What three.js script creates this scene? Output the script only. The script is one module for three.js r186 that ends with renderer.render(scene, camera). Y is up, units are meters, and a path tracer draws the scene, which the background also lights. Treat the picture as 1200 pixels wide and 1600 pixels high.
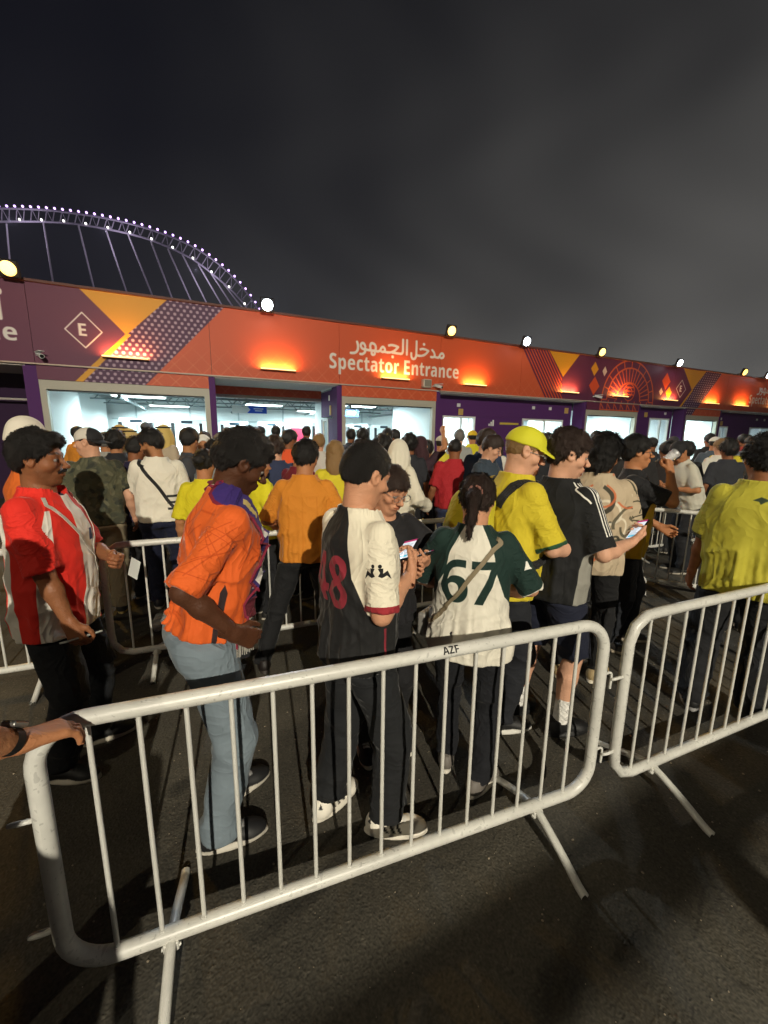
import * as THREE from 'three';
import { mergeGeometries } from 'three/addons/utils/BufferGeometryUtils.js';
import { RoundedBoxGeometry } from 'three/addons/geometries/RoundedBoxGeometry.js';
import { RectAreaLightUniformsLib } from 'three/addons/lights/RectAreaLightUniformsLib.js';

// ---------------------------------------------------------------- camera, sky, lamps behind the viewer, exposure
RectAreaLightUniformsLib.init();
const scene = new THREE.Scene();
const camera = new THREE.PerspectiveCamera(103.7, 3 / 4, 0.05, 900);
camera.rotation.order = 'YXZ';
camera.position.set(0, 1.8, 0);
camera.rotation.set(-0.184, 0, 0.012);
const renderer = new THREE.WebGLRenderer({ antialias: true });
renderer.toneMapping = THREE.LinearToneMapping;
renderer.toneMappingExposure = 1;
renderer.shadowMap.enabled = true;
scene.fog = new THREE.FogExp2('#e9f0ff', 0.0003);
const KEY = { pos: [4.6, 9.0, 14.5], aim: [0.4, 1.0, -3.5], cd: 1120, cone: 0.72, color: [1.0, 0.915, 0.74] };
const FILL = { pos: [-7.5, 10, 9.0], aim: [0, 0.5, -2.5], cd: 90, cone: 0.7, color: [1.0, 0.88, 0.64] };
const WHITE_FLOOD = { cd: 75, color: [0.82, 0.92, 1.0] }, AMBER_FLOOD = { cd: 55, color: [1.0, 0.55, 0.10] };
{ // night sky over a lit city: near black overhead, hazy grey towards the glow on the right
  const W = 256, H = 128, d = new Float32Array(W * H * 4);
  for (let j = 0; j < H; j++) for (let i = 0; i < W; i++) {
    const el = ((j + 0.5) / H - 0.5) * Math.PI, az = ((i + 0.5) / W - 0.5) * 2 * Math.PI;   // az: atan2(z, x)
    const right = 0.5 + 0.5 * Math.cos(az + 0.55);                // brightest towards the right of the entrance
    const e = Math.max(0, el);
    const puff = 1 + 0.22 * Math.sin(az * 9 + 5 * e + 1.3) * Math.sin(e * 11 - az * 4) + 0.14 * Math.sin(az * 21 + 2 * Math.sin(e * 17)) * Math.cos(e * 23 + az * 7);   // drifting haze
    const glow = Math.exp(-e * 2.6) * (0.03 + 0.97 * Math.pow(right, 3.0)) * puff;
    const o = (j * W + i) * 4;
    d[o] = 0.0012 + 0.195 * glow; d[o + 1] = 0.0016 + 0.189 * glow; d[o + 2] = 0.004 + 0.175 * glow + 0.010 * Math.exp(-e * 2.2) * (1 - right);
    d[o + 3] = 1;
  }
  const sky = new THREE.DataTexture(d, W, H, THREE.RGBAFormat, THREE.FloatType);
  sky.mapping = THREE.EquirectangularReflectionMapping; sky.magFilter = sky.minFilter = THREE.LinearFilter; sky.needsUpdate = true;
  scene.background = sky; scene.environment = sky;
}
// ---------------------------------------------------------------- helpers
let seedState = 7;
const rnd = () => { seedState = (seedState + 0x6d2b79f5) | 0; let t = Math.imul(seedState ^ (seedState >>> 15), 1 | seedState); t = (t + Math.imul(t ^ (t >>> 7), 61 | t)) ^ t; return ((t ^ (t >>> 14)) >>> 0) / 4294967296; };
const V = (x, y, z) => new THREE.Vector3(x, y, z);
const lin = (hex) => { const c = new THREE.Color(hex); return [c.r, c.g, c.b]; };
const lerp = THREE.MathUtils.lerp, clamp = THREE.MathUtils.clamp, sstep = (x, a, b) => { const t = clamp((x - a) / (b - a), 0, 1); return t * t * (3 - 2 * t); };
const names = new Map();
function numbered(n) { const k = names.get(n) ?? 0; names.set(n, k + 1); return k ? n + '_' + String(k).padStart(3, '0') : n; }
function place(o, name, label, category, group, kind) {              // a top-level object
  o.name = numbered(name);
  if (label) o.userData.label = label;
  if (category) o.userData.category = category;
  if (group) o.userData.group = group;
  if (kind) o.userData.kind = kind;
  o.traverse((m) => { if (m.isMesh) m.castShadow = m.receiveShadow = true; });
  scene.add(o); return o;
}
const part = (name, geo, mat, parent) => { const m = new THREE.Mesh(geo, mat); m.name = name; m.castShadow = m.receiveShadow = true; if (parent) parent.add(m); return m; };
const hash3 = (i, j, k) => { let h = (Math.imul(i, 374761393) + Math.imul(j, 668265263) + Math.imul(k, 1274126177)) | 0; h = Math.imul(h ^ (h >>> 13), 1274126177); return ((h ^ (h >>> 16)) >>> 0) / 2147483648 - 1; };
function noise(x, y, z) {
  const i = Math.floor(x), j = Math.floor(y), k = Math.floor(z); let u = x - i, v = y - j, w = z - k;
  u = u * u * (3 - 2 * u); v = v * v * (3 - 2 * v); w = w * w * (3 - 2 * w);
  const a = hash3(i, j, k), b = hash3(i + 1, j, k), c = hash3(i, j + 1, k), d = hash3(i + 1, j + 1, k), e = hash3(i, j, k + 1), f = hash3(i + 1, j, k + 1), g = hash3(i, j + 1, k + 1), h = hash3(i + 1, j + 1, k + 1);
  const p = a + (b - a) * u, q = c + (d - c) * u, r = e + (f - e) * u, s = g + (h - g) * u, m = p + (q - p) * v, n = r + (s - r) * v;
  return m + (n - m) * w;
}
const smin = (a, b, k) => { const h = Math.max(k - Math.abs(a - b), 0) / k; return Math.min(a, b) - h * h * k * 0.25; };
const smax = (a, b, k) => -smin(-a, -b, k);
function cone(a, b, r1, r2) {                                         // tapered capsule
  const ax = a.x, ay = a.y, az = a.z, bx = b.x - ax, by = b.y - ay, bz = b.z - az, inv = 1 / Math.max(1e-9, bx * bx + by * by + bz * bz);
  return (x, y, z) => { x -= ax; y -= ay; z -= az; let t = (x * bx + y * by + z * bz) * inv; t = t < 0 ? 0 : t > 1 ? 1 : t; x -= bx * t; y -= by * t; z -= bz * t; return Math.sqrt(x * x + y * y + z * z) - (r1 + (r2 - r1) * t); };
}
function egg(cx, cy, cz, rx, ry, rz) {                                // ellipsoid
  const m = Math.min(rx, ry, rz);
  return (x, y, z) => { x = (x - cx) / rx; y = (y - cy) / ry; z = (z - cz) / rz; const k = Math.sqrt(x * x + y * y + z * z), g = Math.sqrt(x * x / (rx * rx) + y * y / (ry * ry) + z * z / (rz * rz)); return g > 1e-6 ? k * (k - 1) / g : -m; };
}
function net(f, lo, hi, c, slope = 1.5) {                           // surface net of the zero set of f
  const nx = Math.ceil((hi[0] - lo[0]) / c) + 2, ny = Math.ceil((hi[1] - lo[1]) / c) + 2, nz = Math.ceil((hi[2] - lo[2]) / c) + 2, B = 6;
  const val = new Float32Array(nx * ny * nz), X = lo[0] - c / 2, Y = lo[1] - c / 2, Z = lo[2] - c / 2, reach = ((B - 1) / 2 * 1.733 + 1.8) * c * slope;
  for (let bk = 0; bk < nz; bk += B) for (let bj = 0; bj < ny; bj += B) for (let bi = 0; bi < nx; bi += B) {
    const i1 = Math.min(nx, bi + B), j1 = Math.min(ny, bj + B), k1 = Math.min(nz, bk + B), h = (B - 1) / 2;
    const d = f(X + (bi + h) * c, Y + (bj + h) * c, Z + (bk + h) * c), skip = Math.abs(d) > reach;
    for (let k = bk; k < k1; k++) for (let j = bj; j < j1; j++) { let at = (k * ny + j) * nx + bi; for (let i = bi; i < i1; i++, at++) val[at] = skip ? d : f(X + i * c, Y + j * c, Z + k * c); }
  }
  const ids = new Int32Array(nx * ny * nz).fill(-1), pos = [], idx = [], sy = nx, sz = nx * ny, off = [0, 1, sy, sy + 1, sz, sz + 1, sz + sy, sz + sy + 1];
  const E = [[0, 1], [2, 3], [4, 5], [6, 7], [0, 2], [1, 3], [4, 6], [5, 7], [0, 4], [1, 5], [2, 6], [3, 7]];
  for (let k = 0; k < nz - 1; k++) for (let j = 0; j < ny - 1; j++) for (let i = 0; i < nx - 1; i++) {
    const at = k * sz + j * sy + i; let m = 0;
    for (let n = 0; n < 8; n++) if (val[at + off[n]] < 0) m |= 1 << n;
    if (m === 0 || m === 255) continue;
    let px = 0, py = 0, pz = 0, cnt = 0;
    for (const [a, b] of E) if (((m >> a) & 1) !== ((m >> b) & 1)) {
      const va = val[at + off[a]], vb = val[at + off[b]], t = va / (va - vb);
      px += lerp(a & 1, b & 1, t); py += lerp((a >> 1) & 1, (b >> 1) & 1, t); pz += lerp(a >> 2, b >> 2, t); cnt++;
    }
    ids[at] = pos.length / 3; pos.push(X + (i + px / cnt) * c, Y + (j + py / cnt) * c, Z + (k + pz / cnt) * c);
  }
  for (let k = 1; k < nz - 1; k++) for (let j = 1; j < ny - 1; j++) for (let i = 1; i < nx - 1; i++) {
    const at = k * sz + j * sy + i, s = val[at] < 0;
    for (const [d, u, v] of [[1, sy, sz], [sy, sz, 1], [sz, 1, sy]]) {
      if (s === val[at + d] < 0) continue;
      const a = ids[at], b = ids[at - u], e = ids[at - u - v], g = ids[at - v];
      if (a < 0 || b < 0 || e < 0 || g < 0) continue;
      if (s) idx.push(a, b, e, a, e, g); else idx.push(a, e, b, a, g, e);
    }
  }
  const geo = new THREE.BufferGeometry();
  geo.setAttribute('position', new THREE.Float32BufferAttribute(pos, 3));
  geo.setIndex(pos.length / 3 > 65535 ? new THREE.Uint32BufferAttribute(idx, 1) : new THREE.Uint16BufferAttribute(idx, 1));
  geo.computeVertexNormals();
  return geo;
}
function paintVerts(geo, fn) {                                        // vertex colours from position
  const p = geo.attributes.position, c = new Float32Array(p.count * 3);
  for (let i = 0; i < p.count; i++) { const k = fn(p.getX(i), p.getY(i), p.getZ(i)); c[i * 3] = k[0]; c[i * 3 + 1] = k[1]; c[i * 3 + 2] = k[2]; }
  geo.setAttribute('color', new THREE.BufferAttribute(c, 3)); return geo;
}
function flatUV(geo, s = 1) { const p = geo.attributes.position, u = new Float32Array(p.count * 2); for (let i = 0; i < p.count; i++) { u[i * 2] = (p.getX(i) + p.getZ(i)) * s; u[i * 2 + 1] = p.getY(i) * s; } geo.setAttribute('uv', new THREE.BufferAttribute(u, 2)); return geo; }
function merge(list) { return mergeGeometries(list.map((g) => { g = g.index ? g.toNonIndexed() : g; for (const k of Object.keys(g.attributes)) if (!['position', 'normal', 'uv'].includes(k)) g.deleteAttribute(k); if (!g.attributes.uv) flatUV(g); return g; })); }
const box = (w, h, d, x = 0, y = 0, z = 0) => new THREE.BoxGeometry(w, h, d).translate(x, y, z);
const rbox = (w, h, d, r, x = 0, y = 0, z = 0) => new RoundedBoxGeometry(w, h, d, 2, r).translate(x, y, z);
const curve = (pts) => new THREE.CatmullRomCurve3(pts.map((p) => (p.isVector3 ? p : V(...p))));
const tube = (pts, r, n = 24, m = 8, closed = false) => { const c = pts.getPoint ? pts : curve(pts); return new THREE.TubeGeometry(c, n, r, m, closed); };
function rod(a, b, r, r2 = r, m = 8) { const d = b.clone().sub(a), g = new THREE.CylinderGeometry(r2, r, d.length(), m); g.applyQuaternion(new THREE.Quaternion().setFromUnitVectors(V(0, 1, 0), d.clone().normalize())); return g.translate(...a.clone().add(b).multiplyScalar(0.5).toArray()); }
function ribbon(pts, across, w, t) {                                  // a strap: rectangle swept along points; across: width direction at each point
  const n = pts.length, pos = [], idx = [], uv = [];
  for (let i = 0; i < n; i++) {
    const tan = pts[Math.min(n - 1, i + 1)].clone().sub(pts[Math.max(0, i - 1)]).normalize(), s = across[i].clone().addScaledVector(tan, -across[i].dot(tan)).normalize(), nn = s.clone().cross(tan), ww = typeof w === 'function' ? w(i / (n - 1)) : w;
    for (const [a, b, q] of [[-1, -1, 0], [1, -1, 0.5], [1, 1, 0.5], [-1, 1, 1]]) { const p = pts[i].clone().addScaledVector(s, a * ww / 2).addScaledVector(nn, b * t / 2); pos.push(p.x, p.y, p.z); uv.push(a * 0.5 + 0.5, i / (n - 1)); }
    if (i) for (let k = 0; k < 4; k++) { const a = (i - 1) * 4 + k, b = (i - 1) * 4 + (k + 1) % 4; idx.push(a, b, b + 4, a, b + 4, a + 4); }
  }
  const e = (n - 1) * 4; idx.push(0, 2, 1, 0, 3, 2, e, e + 1, e + 2, e, e + 2, e + 3);
  let g = new THREE.BufferGeometry();
  g.setAttribute('position', new THREE.Float32BufferAttribute(pos, 3)); g.setAttribute('uv', new THREE.Float32BufferAttribute(uv, 2)); g.setIndex(idx);
  g = g.toNonIndexed(); g.computeVertexNormals(); return g;
}
function canvasTex(w, h, draw, srgb = true) { const c = document.createElement('canvas'); c.width = w; c.height = h; draw(c.getContext('2d'), w, h); const t = new THREE.CanvasTexture(c); if (srgb) t.colorSpace = THREE.SRGBColorSpace; t.anisotropy = 8; return t; }
function grayTex(n, fn) { const d = new Uint8Array(n * n * 4); for (let j = 0; j < n; j++) for (let i = 0; i < n; i++) { const v = clamp(fn(i / n, j / n) * 255, 0, 255); d.set([v, v, v, 255], (j * n + i) * 4); } const t = new THREE.DataTexture(d, n, n); t.wrapS = t.wrapT = THREE.RepeatWrapping; t.magFilter = t.minFilter = THREE.LinearFilter; t.needsUpdate = true; return t; }
const wrapNoise = (u, v, f, s) => { // tiling noise
  const a = u * 2 * Math.PI, b = v * 2 * Math.PI, r = f / (2 * Math.PI); return noise(Math.cos(a) * r + s, Math.sin(a) * r + Math.cos(b) * r + s * 3.1, Math.sin(b) * r + s * 7.7); };
const rep = (t, x, y = x) => { const c = t.clone(); c.repeat.set(x, y); c.needsUpdate = true; return c; };

// ---------------------------------------------------------------- materials
const std = (color, rough = 0.6, extra = {}) => new THREE.MeshStandardMaterial({ color, roughness: rough, ...extra });
const clothBump = grayTex(256, (u, v) => 0.5 + 0.22 * wrapNoise(u, v, 5, 1) + 0.16 * wrapNoise(u, v, 13, 2) + 0.12 * (((Math.floor(u * 128) + Math.floor(v * 128)) & 1) ? 1 : -1));
const scuff = grayTex(512, (u, v) => { const a = wrapNoise(u, v, 9, 4), b = wrapNoise(u, v, 40, 5), c = wrapNoise(u, v, 90, 6); return 0.80 + 0.09 * a + 0.05 * b - (c > 0.72 ? 0.22 : 0) - (a + b > 1.05 ? 0.2 : 0); });
const wrinkle = grayTex(512, (u, v) => { const a = 1 - Math.abs(wrapNoise(u, v, 4, 31)), b = 1 - Math.abs(wrapNoise(u, v, 9, 32)), c = wrapNoise(u, v, 22, 33); return 0.25 + 0.38 * a * a * a + 0.2 * b * b + 0.06 * c; });
const cloth = (color, o = {}) => new THREE.MeshPhysicalMaterial({ color, roughness: o.rough ?? 0.85, sheen: o.sheen ?? 0.25, sheenRoughness: 0.6, sheenColor: new THREE.Color(color).lerp(new THREE.Color('#ffffff'), 0.4), bumpMap: rep(wrinkle, (o.bump ?? 5) * 0.62), bumpScale: o.bumpScale ?? 0.012, map: o.map ?? null });
const M = {
  barrier: new THREE.MeshPhysicalMaterial({ color: '#e6e5dd', roughness: 0.38, map: rep(scuff, 1.6), clearcoat: 0.25, clearcoatRoughness: 0.35, bumpMap: rep(scuff, 3), bumpScale: 0.0008 }),
  steel: std('#9a9a96', 0.4, { metalness: 0.8 }), darkMetal: std('#2a2a2c', 0.5, { metalness: 0.3 }), black: std('#0b0b0c', 0.6), white: std('#e9ecea', 0.5),
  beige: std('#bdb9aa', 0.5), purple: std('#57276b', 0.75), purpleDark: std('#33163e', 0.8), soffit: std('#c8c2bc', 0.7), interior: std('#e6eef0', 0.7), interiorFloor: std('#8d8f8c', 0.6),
  glass: new THREE.MeshPhysicalMaterial({ color: '#ffffff', roughness: 0.03, transmission: 1, thickness: 0, ior: 1.45 }),
};
// ---------------------------------------------------------------- ground
{
  const N = 2048, speck = new Float32Array(N * N), soft = new Float32Array(N * N);
  for (let i = 0; i < N * N; i++) speck[i] = rnd() * 2 - 1;
  for (let y = 0; y < N; y++) for (let x = 0; x < N; x++) { let s = 0; for (let j = -1; j <= 1; j++) for (let i = -1; i <= 1; i++) s += speck[((y + j + N) % N) * N + (x + i + N) % N] * (i && j ? 0.6 : i || j ? 0.9 : 1.3); soft[y * N + x] = s / 3.2; }
  const stones = new Float32Array(N * N); // single aggregate stones of 4 to 12 mm
  for (let k = 0; k < 34000; k++) { const cx = rnd() * N, cy = rnd() * N, r = 0.9 + 2.6 * rnd() * rnd(), v = (rnd() - 0.42) * 1.3; for (let j = -4; j <= 4; j++) for (let i = -4; i <= 4; i++) if (i * i + j * j * (0.7 + 0.6 * rnd()) < r * r) stones[((Math.floor(cy + j) + N) % N) * N + (Math.floor(cx + i) + N) % N] = v; }
  const cracks = new Float32Array(N * N);                              // cracks, tar seams and trodden spots
  for (let c = 0; c < 16; c++) { let x = rnd() * N, y = rnd() * N, a = rnd() * 6.28; const w = c < 4 ? 3 : 1; for (let s = 0; s < 420; s++) { a += (rnd() - 0.5) * 0.5; x += Math.cos(a); y += Math.sin(a); for (let j = -w; j <= w; j++) for (let i = -w; i <= w; i++) if (i * i + j * j <= w * w) { const k = ((Math.floor(y + j) + N) % N) * N + (Math.floor(x + i) + N) % N; cracks[k] = Math.max(cracks[k], 1 - Math.hypot(i, j) / (w + 0.5)); } } }
  for (let c = 0; c < 70; c++) { const cx = rnd() * N, cy = rnd() * N, r = 5 + 12 * rnd() * rnd(), v = rnd() < 0.6 ? 0.45 : -0.3; for (let j = -20; j <= 20; j++) for (let i = -20; i <= 20; i++) { const q = Math.hypot(i, j * 1.2) / r; if (q < 1) cracks[((Math.floor(cy + j) + N) % N) * N + (Math.floor(cx + i) + N) % N] += v * (1 - q * q); } }
  const at = (u, v) => Math.floor(v * N) * N + Math.floor(u * N);
  const asphalt = grayTex(N, (u, v) => { const a = wrapNoise(u, v, 8, 11), b = wrapNoise(u, v, 34, 12), k = at(u, v); return 0.60 + 0.13 * a + 0.07 * b + 0.10 * soft[k] + 0.16 * stones[k] - 0.28 * sstep(wrapNoise(u, v, 16, 15) + 0.35 * b, 0.62, 0.95) - 0.13 * cracks[k]; });
  const grit = grayTex(N, (u, v) => { const k = at(u, v), h = wrapNoise(u, v, 45, 24); return 0.45 + 0.16 * soft[k] + 0.3 * Math.max(0, Math.abs(stones[k])) + 0.08 * h; });
  asphalt.colorSpace = THREE.SRGBColorSpace;
  const g = new THREE.PlaneGeometry(700, 700, 1, 1).rotateX(-Math.PI / 2), uv = g.attributes.uv; for (let i = 0; i < uv.count; i++) uv.setXY(i, uv.getX(i) * 700, uv.getY(i) * 700);
  const m = new THREE.MeshStandardMaterial({ color: new THREE.Color().setRGB(0.168, 0.15, 0.112), roughness: 0.9, map: rep(asphalt, 0.18), bumpMap: rep(grit, 0.18), bumpScale: 0.007 });
  place(part('ground', g, m), 'ground', 'worn grey asphalt with sand and grit', null, null, 'structure');
  const peb = [], stone = new THREE.IcosahedronGeometry(1, 0);         // loose grit on the asphalt near the viewer
  for (let i = 0; i < 1500; i++) { const x = -2.4 + 6.4 * rnd(), z = -5.2 + 4.9 * rnd(), s = 0.0018 + 0.0045 * Math.pow(rnd(), 3); peb.push(stone.clone().scale(s, s * 0.7, s * (0.7 + 0.6 * rnd())).rotateY(rnd() * 6).translate(x, s * 0.45, z)); }
  place(part('gravel', merge(peb), std('#8f8370', 0.9)), 'gravel', 'loose grit and pebbles scattered on the asphalt', null, null, 'stuff');
  const pv = new THREE.Mesh(new THREE.BoxGeometry(62, 0.12, 15).translate(20, 0.06, -4.4), new THREE.MeshStandardMaterial({ color: new THREE.Color().setRGB(0.24, 0.225, 0.19), roughness: 0.85, map: rep(asphalt, 6, 3), bumpMap: rep(grit, 10), bumpScale: 0.004 }));
  pv.position.set(-4.873, 0, -10.692); pv.rotation.y = 0.42761; place(pv, 'pavement', 'raised concrete pavement in front of the entrance building', null, null, 'structure');
  // crumpled clear plastic sheet left on the ground by the second barrier
  const sh = new THREE.PlaneGeometry(0.62, 0.42, 44, 30).rotateX(-Math.PI / 2), p = sh.attributes.position;
  for (let i = 0; i < p.count; i++) { const x = p.getX(i), z = p.getZ(i); p.setY(i, 0.012 + 0.05 * Math.abs(noise(x * 7, 2, z * 9)) + 0.02 * Math.abs(noise(x * 19, 5, z * 21))); p.setX(i, x + 0.05 * noise(z * 8, 1, x * 3)); }
  sh.computeVertexNormals(); const s = part('plastic_sheet', sh, new THREE.MeshPhysicalMaterial({ color: '#cfd0cc', roughness: 0.22, transmission: 0.55, thickness: 0, ior: 1.4 }));
  s.position.set(-1.9, 0, -3.75); s.rotation.y = 0.5; place(s, 'plastic_sheet', 'crumpled clear plastic sheet lying on the asphalt behind the second row barrier', 'plastic sheet');
}

// ---------------------------------------------------------------- entrance building: local x along the facade, y up, z towards the viewer
const AX = 0.42761, building = new THREE.Group();
building.position.set(-4.873, 0, -10.692); building.rotation.y = AX;
building.updateMatrixWorld(true);
const bw = (x, y, z) => V(x, y, z).applyMatrix4(building.matrixWorld);
const PURPLE = '#6a2d4c', DOTS = '#4a1c48', ORANGE = '#d65c34', YELLOW = '#e6a322', CREAM = '#efe9e2';
const X0 = -9, X1 = 47, FB = 3.33, FT = 5.0, LB = 2.99;               // facade ends; fascia bottom and top; lintel bottom
function arabic(c, x, y, s, w) {                                      // "مدخل الجمهور" as pen strokes; x,y: left end of the base line, s: size
  const pen = (...runs) => { for (const r of runs) { c.beginPath(); c.moveTo(x + r[0] * s, y + r[1] * s); for (let i = 2; i < r.length; i += 4) c.quadraticCurveTo(x + r[i] * s, y + r[i + 1] * s, x + r[i + 2] * s, y + r[i + 3] * s); c.stroke(); } };
  const dot = (px, py) => { c.beginPath(); c.arc(x + px * s, y + py * s, w * 0.62, 0, 7); c.fill(); };
  c.lineWidth = w; c.lineCap = 'round'; c.lineJoin = 'round';
  pen([0.55, 0.50, 0.72, 0.05, 0.50, -0.18, 0.34, -0.32, 0.06, -0.30]);                                                    // reh
  pen([1.18, 0.26, 1.10, 0.52, 0.94, 0.46, 0.74, 0.34, 0.90, 0.12, 1.04, 0.0, 1.18, 0.10, 1.24, -0.18, 0.98, -0.30, 0.90, -0.32, 0.80, -0.31], [1.18, 0.1, 1.24, 0.02, 1.4, 0.02]);   // waw
  pen([1.4, 0.02, 1.9, 0.0, 2.2, 0.0], [1.62, 0.02, 1.48, 0.56, 1.80, 0.52, 2.12, 0.44, 1.98, 0.02], [1.72, 0.02, 1.62, -0.30, 1.84, -0.28, 2.02, -0.22, 1.90, 0.02]);                     // heh
  pen([2.2, 0.0, 2.32, 0.0, 2.4, 0.12, 2.5, 0.40, 2.66, 0.34, 2.86, 0.2, 2.72, 0.04, 2.56, -0.06, 2.4, 0.06], [2.7, 0.02, 2.9, 0.0, 3.0, 0.0]);                                             // meem
  pen([3.0, 0.0, 3.5, -0.02, 3.86, 0.46], [3.1, 0.50, 3.4, 0.62, 3.86, 0.46], [3.4, 0.02, 3.8, 0.0, 4.1, 0.0]); dot(3.42, -0.28);                                                           // jeem
  pen([4.1, 0.0, 4.28, 0.0, 4.28, 0.3, 4.28, 0.7, 4.28, 1.02]); pen([4.62, 0.0, 4.62, 0.5, 4.62, 1.02]);                                                                                     // lam, alef
  const k = 5.45; pen([k, 1.02, k, 0.6, k, 0.1, k - 0.02, -0.28, k - 0.26, -0.28, k - 0.46, -0.26, k - 0.44, 0.12], [k, 0.02, k + 0.1, 0, k + 0.28, 0]);                                                      // lam (end)
  pen([k + 0.28, 0.0, k + 0.75, -0.02, k + 1.06, 0.42], [k + 0.36, 0.48, k + 0.66, 0.60, k + 1.06, 0.42]); dot(k + 0.66, 0.88);                                                              // khah
  pen([k + 1.42, 0.52, k + 1.66, 0.36, k + 1.66, 0.12, k + 1.62, -0.02, k + 1.32, 0.0], [k + 1.66, 0.04, k + 1.9, 0.0, k + 2.0, 0.0]);                                                                                                    // dal
  pen([k + 2.0, 0.02, k + 2.1, 0.06, k + 2.14, 0.2, k + 2.26, 0.42, k + 2.42, 0.34, k + 2.58, 0.2, k + 2.42, 0.04, k + 2.26, -0.06, k + 2.12, 0.08]);                                                              // meem
}
const poly = (c, color, pts) => { c.fillStyle = color; c.beginPath(); pts.forEach((p, i) => (i ? c.lineTo(p[0], p[1]) : c.moveTo(p[0], p[1]))); c.closePath(); c.fill(); };
const diamond = (c, color, x, y, w, h) => poly(c, color, [[x - w, y], [x, y + h], [x + w, y], [x, y - h]]);
function period(c, o, left) {                                         // one repeat of the printed fascia; o: start along the facade
  c.save(); c.translate(o, 0);
  poly(c, PURPLE, [[-9, 2.9], [-9, 5.1], [-2.3, 5.1], [-0.2, 5.1], [-1.0, 2.9]]);
  // arch motif and coloured diamonds that stand before the next orange part, drawn from its own origin
  const motif = (m) => {
    poly(c, PURPLE, [[m + 12.7, 4.15], [m + 13.63, 5.1], [m + 20.1, 5.1], [m + 20.9, 4.15], [m + 19.6, 2.9], [m + 12.9, 2.9]]);
    const cx = m + 16.62, cy = 3.42; c.strokeStyle = '#d8603a'; c.lineCap = 'butt';
    c.lineWidth = 0.065; for (const r of [1.62, 1.32, 0.74]) { c.beginPath(); c.arc(cx, cy, r, 0, Math.PI); c.stroke(); }
    c.lineWidth = 0.05; for (let i = 0; i <= 17; i++) { const a = (i + 0.5) / 18 * Math.PI; c.beginPath(); c.moveTo(cx + 0.78 * Math.cos(a), cy + 0.78 * Math.sin(a)); c.lineTo(cx + 1.3 * Math.cos(a), cy + 1.3 * Math.sin(a)); c.stroke(); }
    for (let i = 0; i <= 10; i++) { const a = i / 10 * Math.PI; c.beginPath(); c.moveTo(cx + 1.32 * Math.cos(a), cy + 1.32 * Math.sin(a)); c.lineTo(cx + 1.62 * Math.cos(a), cy + 1.62 * Math.sin(a)); c.stroke(); }
    c.lineWidth = 0.045; for (const r of [0.34, 0.18]) { c.beginPath(); c.arc(cx, cy + 0.36, r, 0, 7); c.stroke(); } for (const q of [-0.1, 0.05, 0.2]) { c.beginPath(); c.moveTo(cx - 0.3, cy + 0.36 + q); c.lineTo(cx + 0.3, cy + 0.36 + q); c.stroke(); }
    c.lineWidth = 0.05; for (const q of [3.3, 3.02]) { c.beginPath(); c.moveTo(cx - 1.62, q); c.lineTo(cx + 1.62, q); c.stroke(); }
    for (let i = 0; i <= 8; i++) { const q = cx - 1.62 + i * 0.405; c.beginPath(); c.moveTo(q, 3.42); c.lineTo(q, 2.95); c.stroke(); c.beginPath(); c.moveTo(q, 3.28); c.lineTo(q + 0.2, 3.06); c.stroke(); }
    diamond(c, '#e4552a', m + 14.5, 3.91, 0.30, 0.36); diamond(c, '#eda126', m + 14.44, 4.55, 0.22, 0.27); diamond(c, '#e9cdb8', m + 15.02, 4.5, 0.14, 0.2);
    diamond(c, '#e4552a', m + 19.0, 4.38, 0.30, 0.36); diamond(c, '#eda126', m + 19.27, 3.9, 0.22, 0.27); diamond(c, '#e9cdb8', m + 18.72, 3.92, 0.14, 0.17);
  };
  poly(c, DOTS, [[-2.62, 2.9], [-0.42, 5.1], [0.93, 5.1], [-1.2, 2.9]]);
  c.save(); c.beginPath(); c.moveTo(-2.62, 2.9); c.lineTo(-0.42, 5.1); c.lineTo(0.93, 5.1); c.lineTo(-1.2, 2.9); c.clip();
  c.fillStyle = '#b79db0'; for (let j = 0; j < 24; j++) for (let i = 0; i < 34; i++) { c.beginPath(); c.arc(-2.8 + i * 0.145 + (j & 1) * 0.0725, 2.9 + j * 0.1, 0.035, 0, 7); c.fill(); }
  c.restore();
  poly(c, ORANGE, [[-1.18, 2.9], [0.9, 5.1], [10.62, 5.1], [12.2, 2.9]]);
  c.strokeStyle = '#e4855c'; c.lineWidth = 0.022; c.save(); c.beginPath(); c.moveTo(-1.18, 2.9); c.lineTo(0.9, 5.1); c.lineTo(10.62, 5.1); c.lineTo(12.2, 2.9); c.clip();
  for (let q = -4; q < 14; q += 0.42) for (const s of [-1, 1]) { for (let y = 2.9; y < 4.05; y += 0.05) { c.globalAlpha = 0.75 * (1 - (y - 2.9) / 1.2); c.beginPath(); c.moveTo(q + s * (y - 2.9), y); c.lineTo(q + s * (y - 2.85), y + 0.05); c.stroke(); } }
  c.globalAlpha = 1; c.restore();
  poly(c, YELLOW, [[-2.32, 5.1], [-0.38, 5.1], [-1.4, 4.1]]); poly(c, YELLOW, [[-1.4, 4.14], [-1.3, 4.12], [-2.44, 2.9], [-2.6, 2.9]]);
  poly(c, '#e25c27', [[10.62, 5.1], [11.9, 5.1], [13.75, 2.9], [12.2, 2.9]]);
  c.strokeStyle = '#6b2440'; c.lineWidth = 0.07; c.save(); c.beginPath(); c.moveTo(10.6, 5.1); c.lineTo(11.95, 5.1); c.lineTo(13.8, 2.9); c.lineTo(12.2, 2.9); c.clip(); for (let i = 0; i < 10; i++) { c.beginPath(); c.moveTo(10.66 + i * 0.14, 5.1); c.lineTo(12.3 + i * 0.155, 2.9); c.stroke(); } c.restore();
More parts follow.
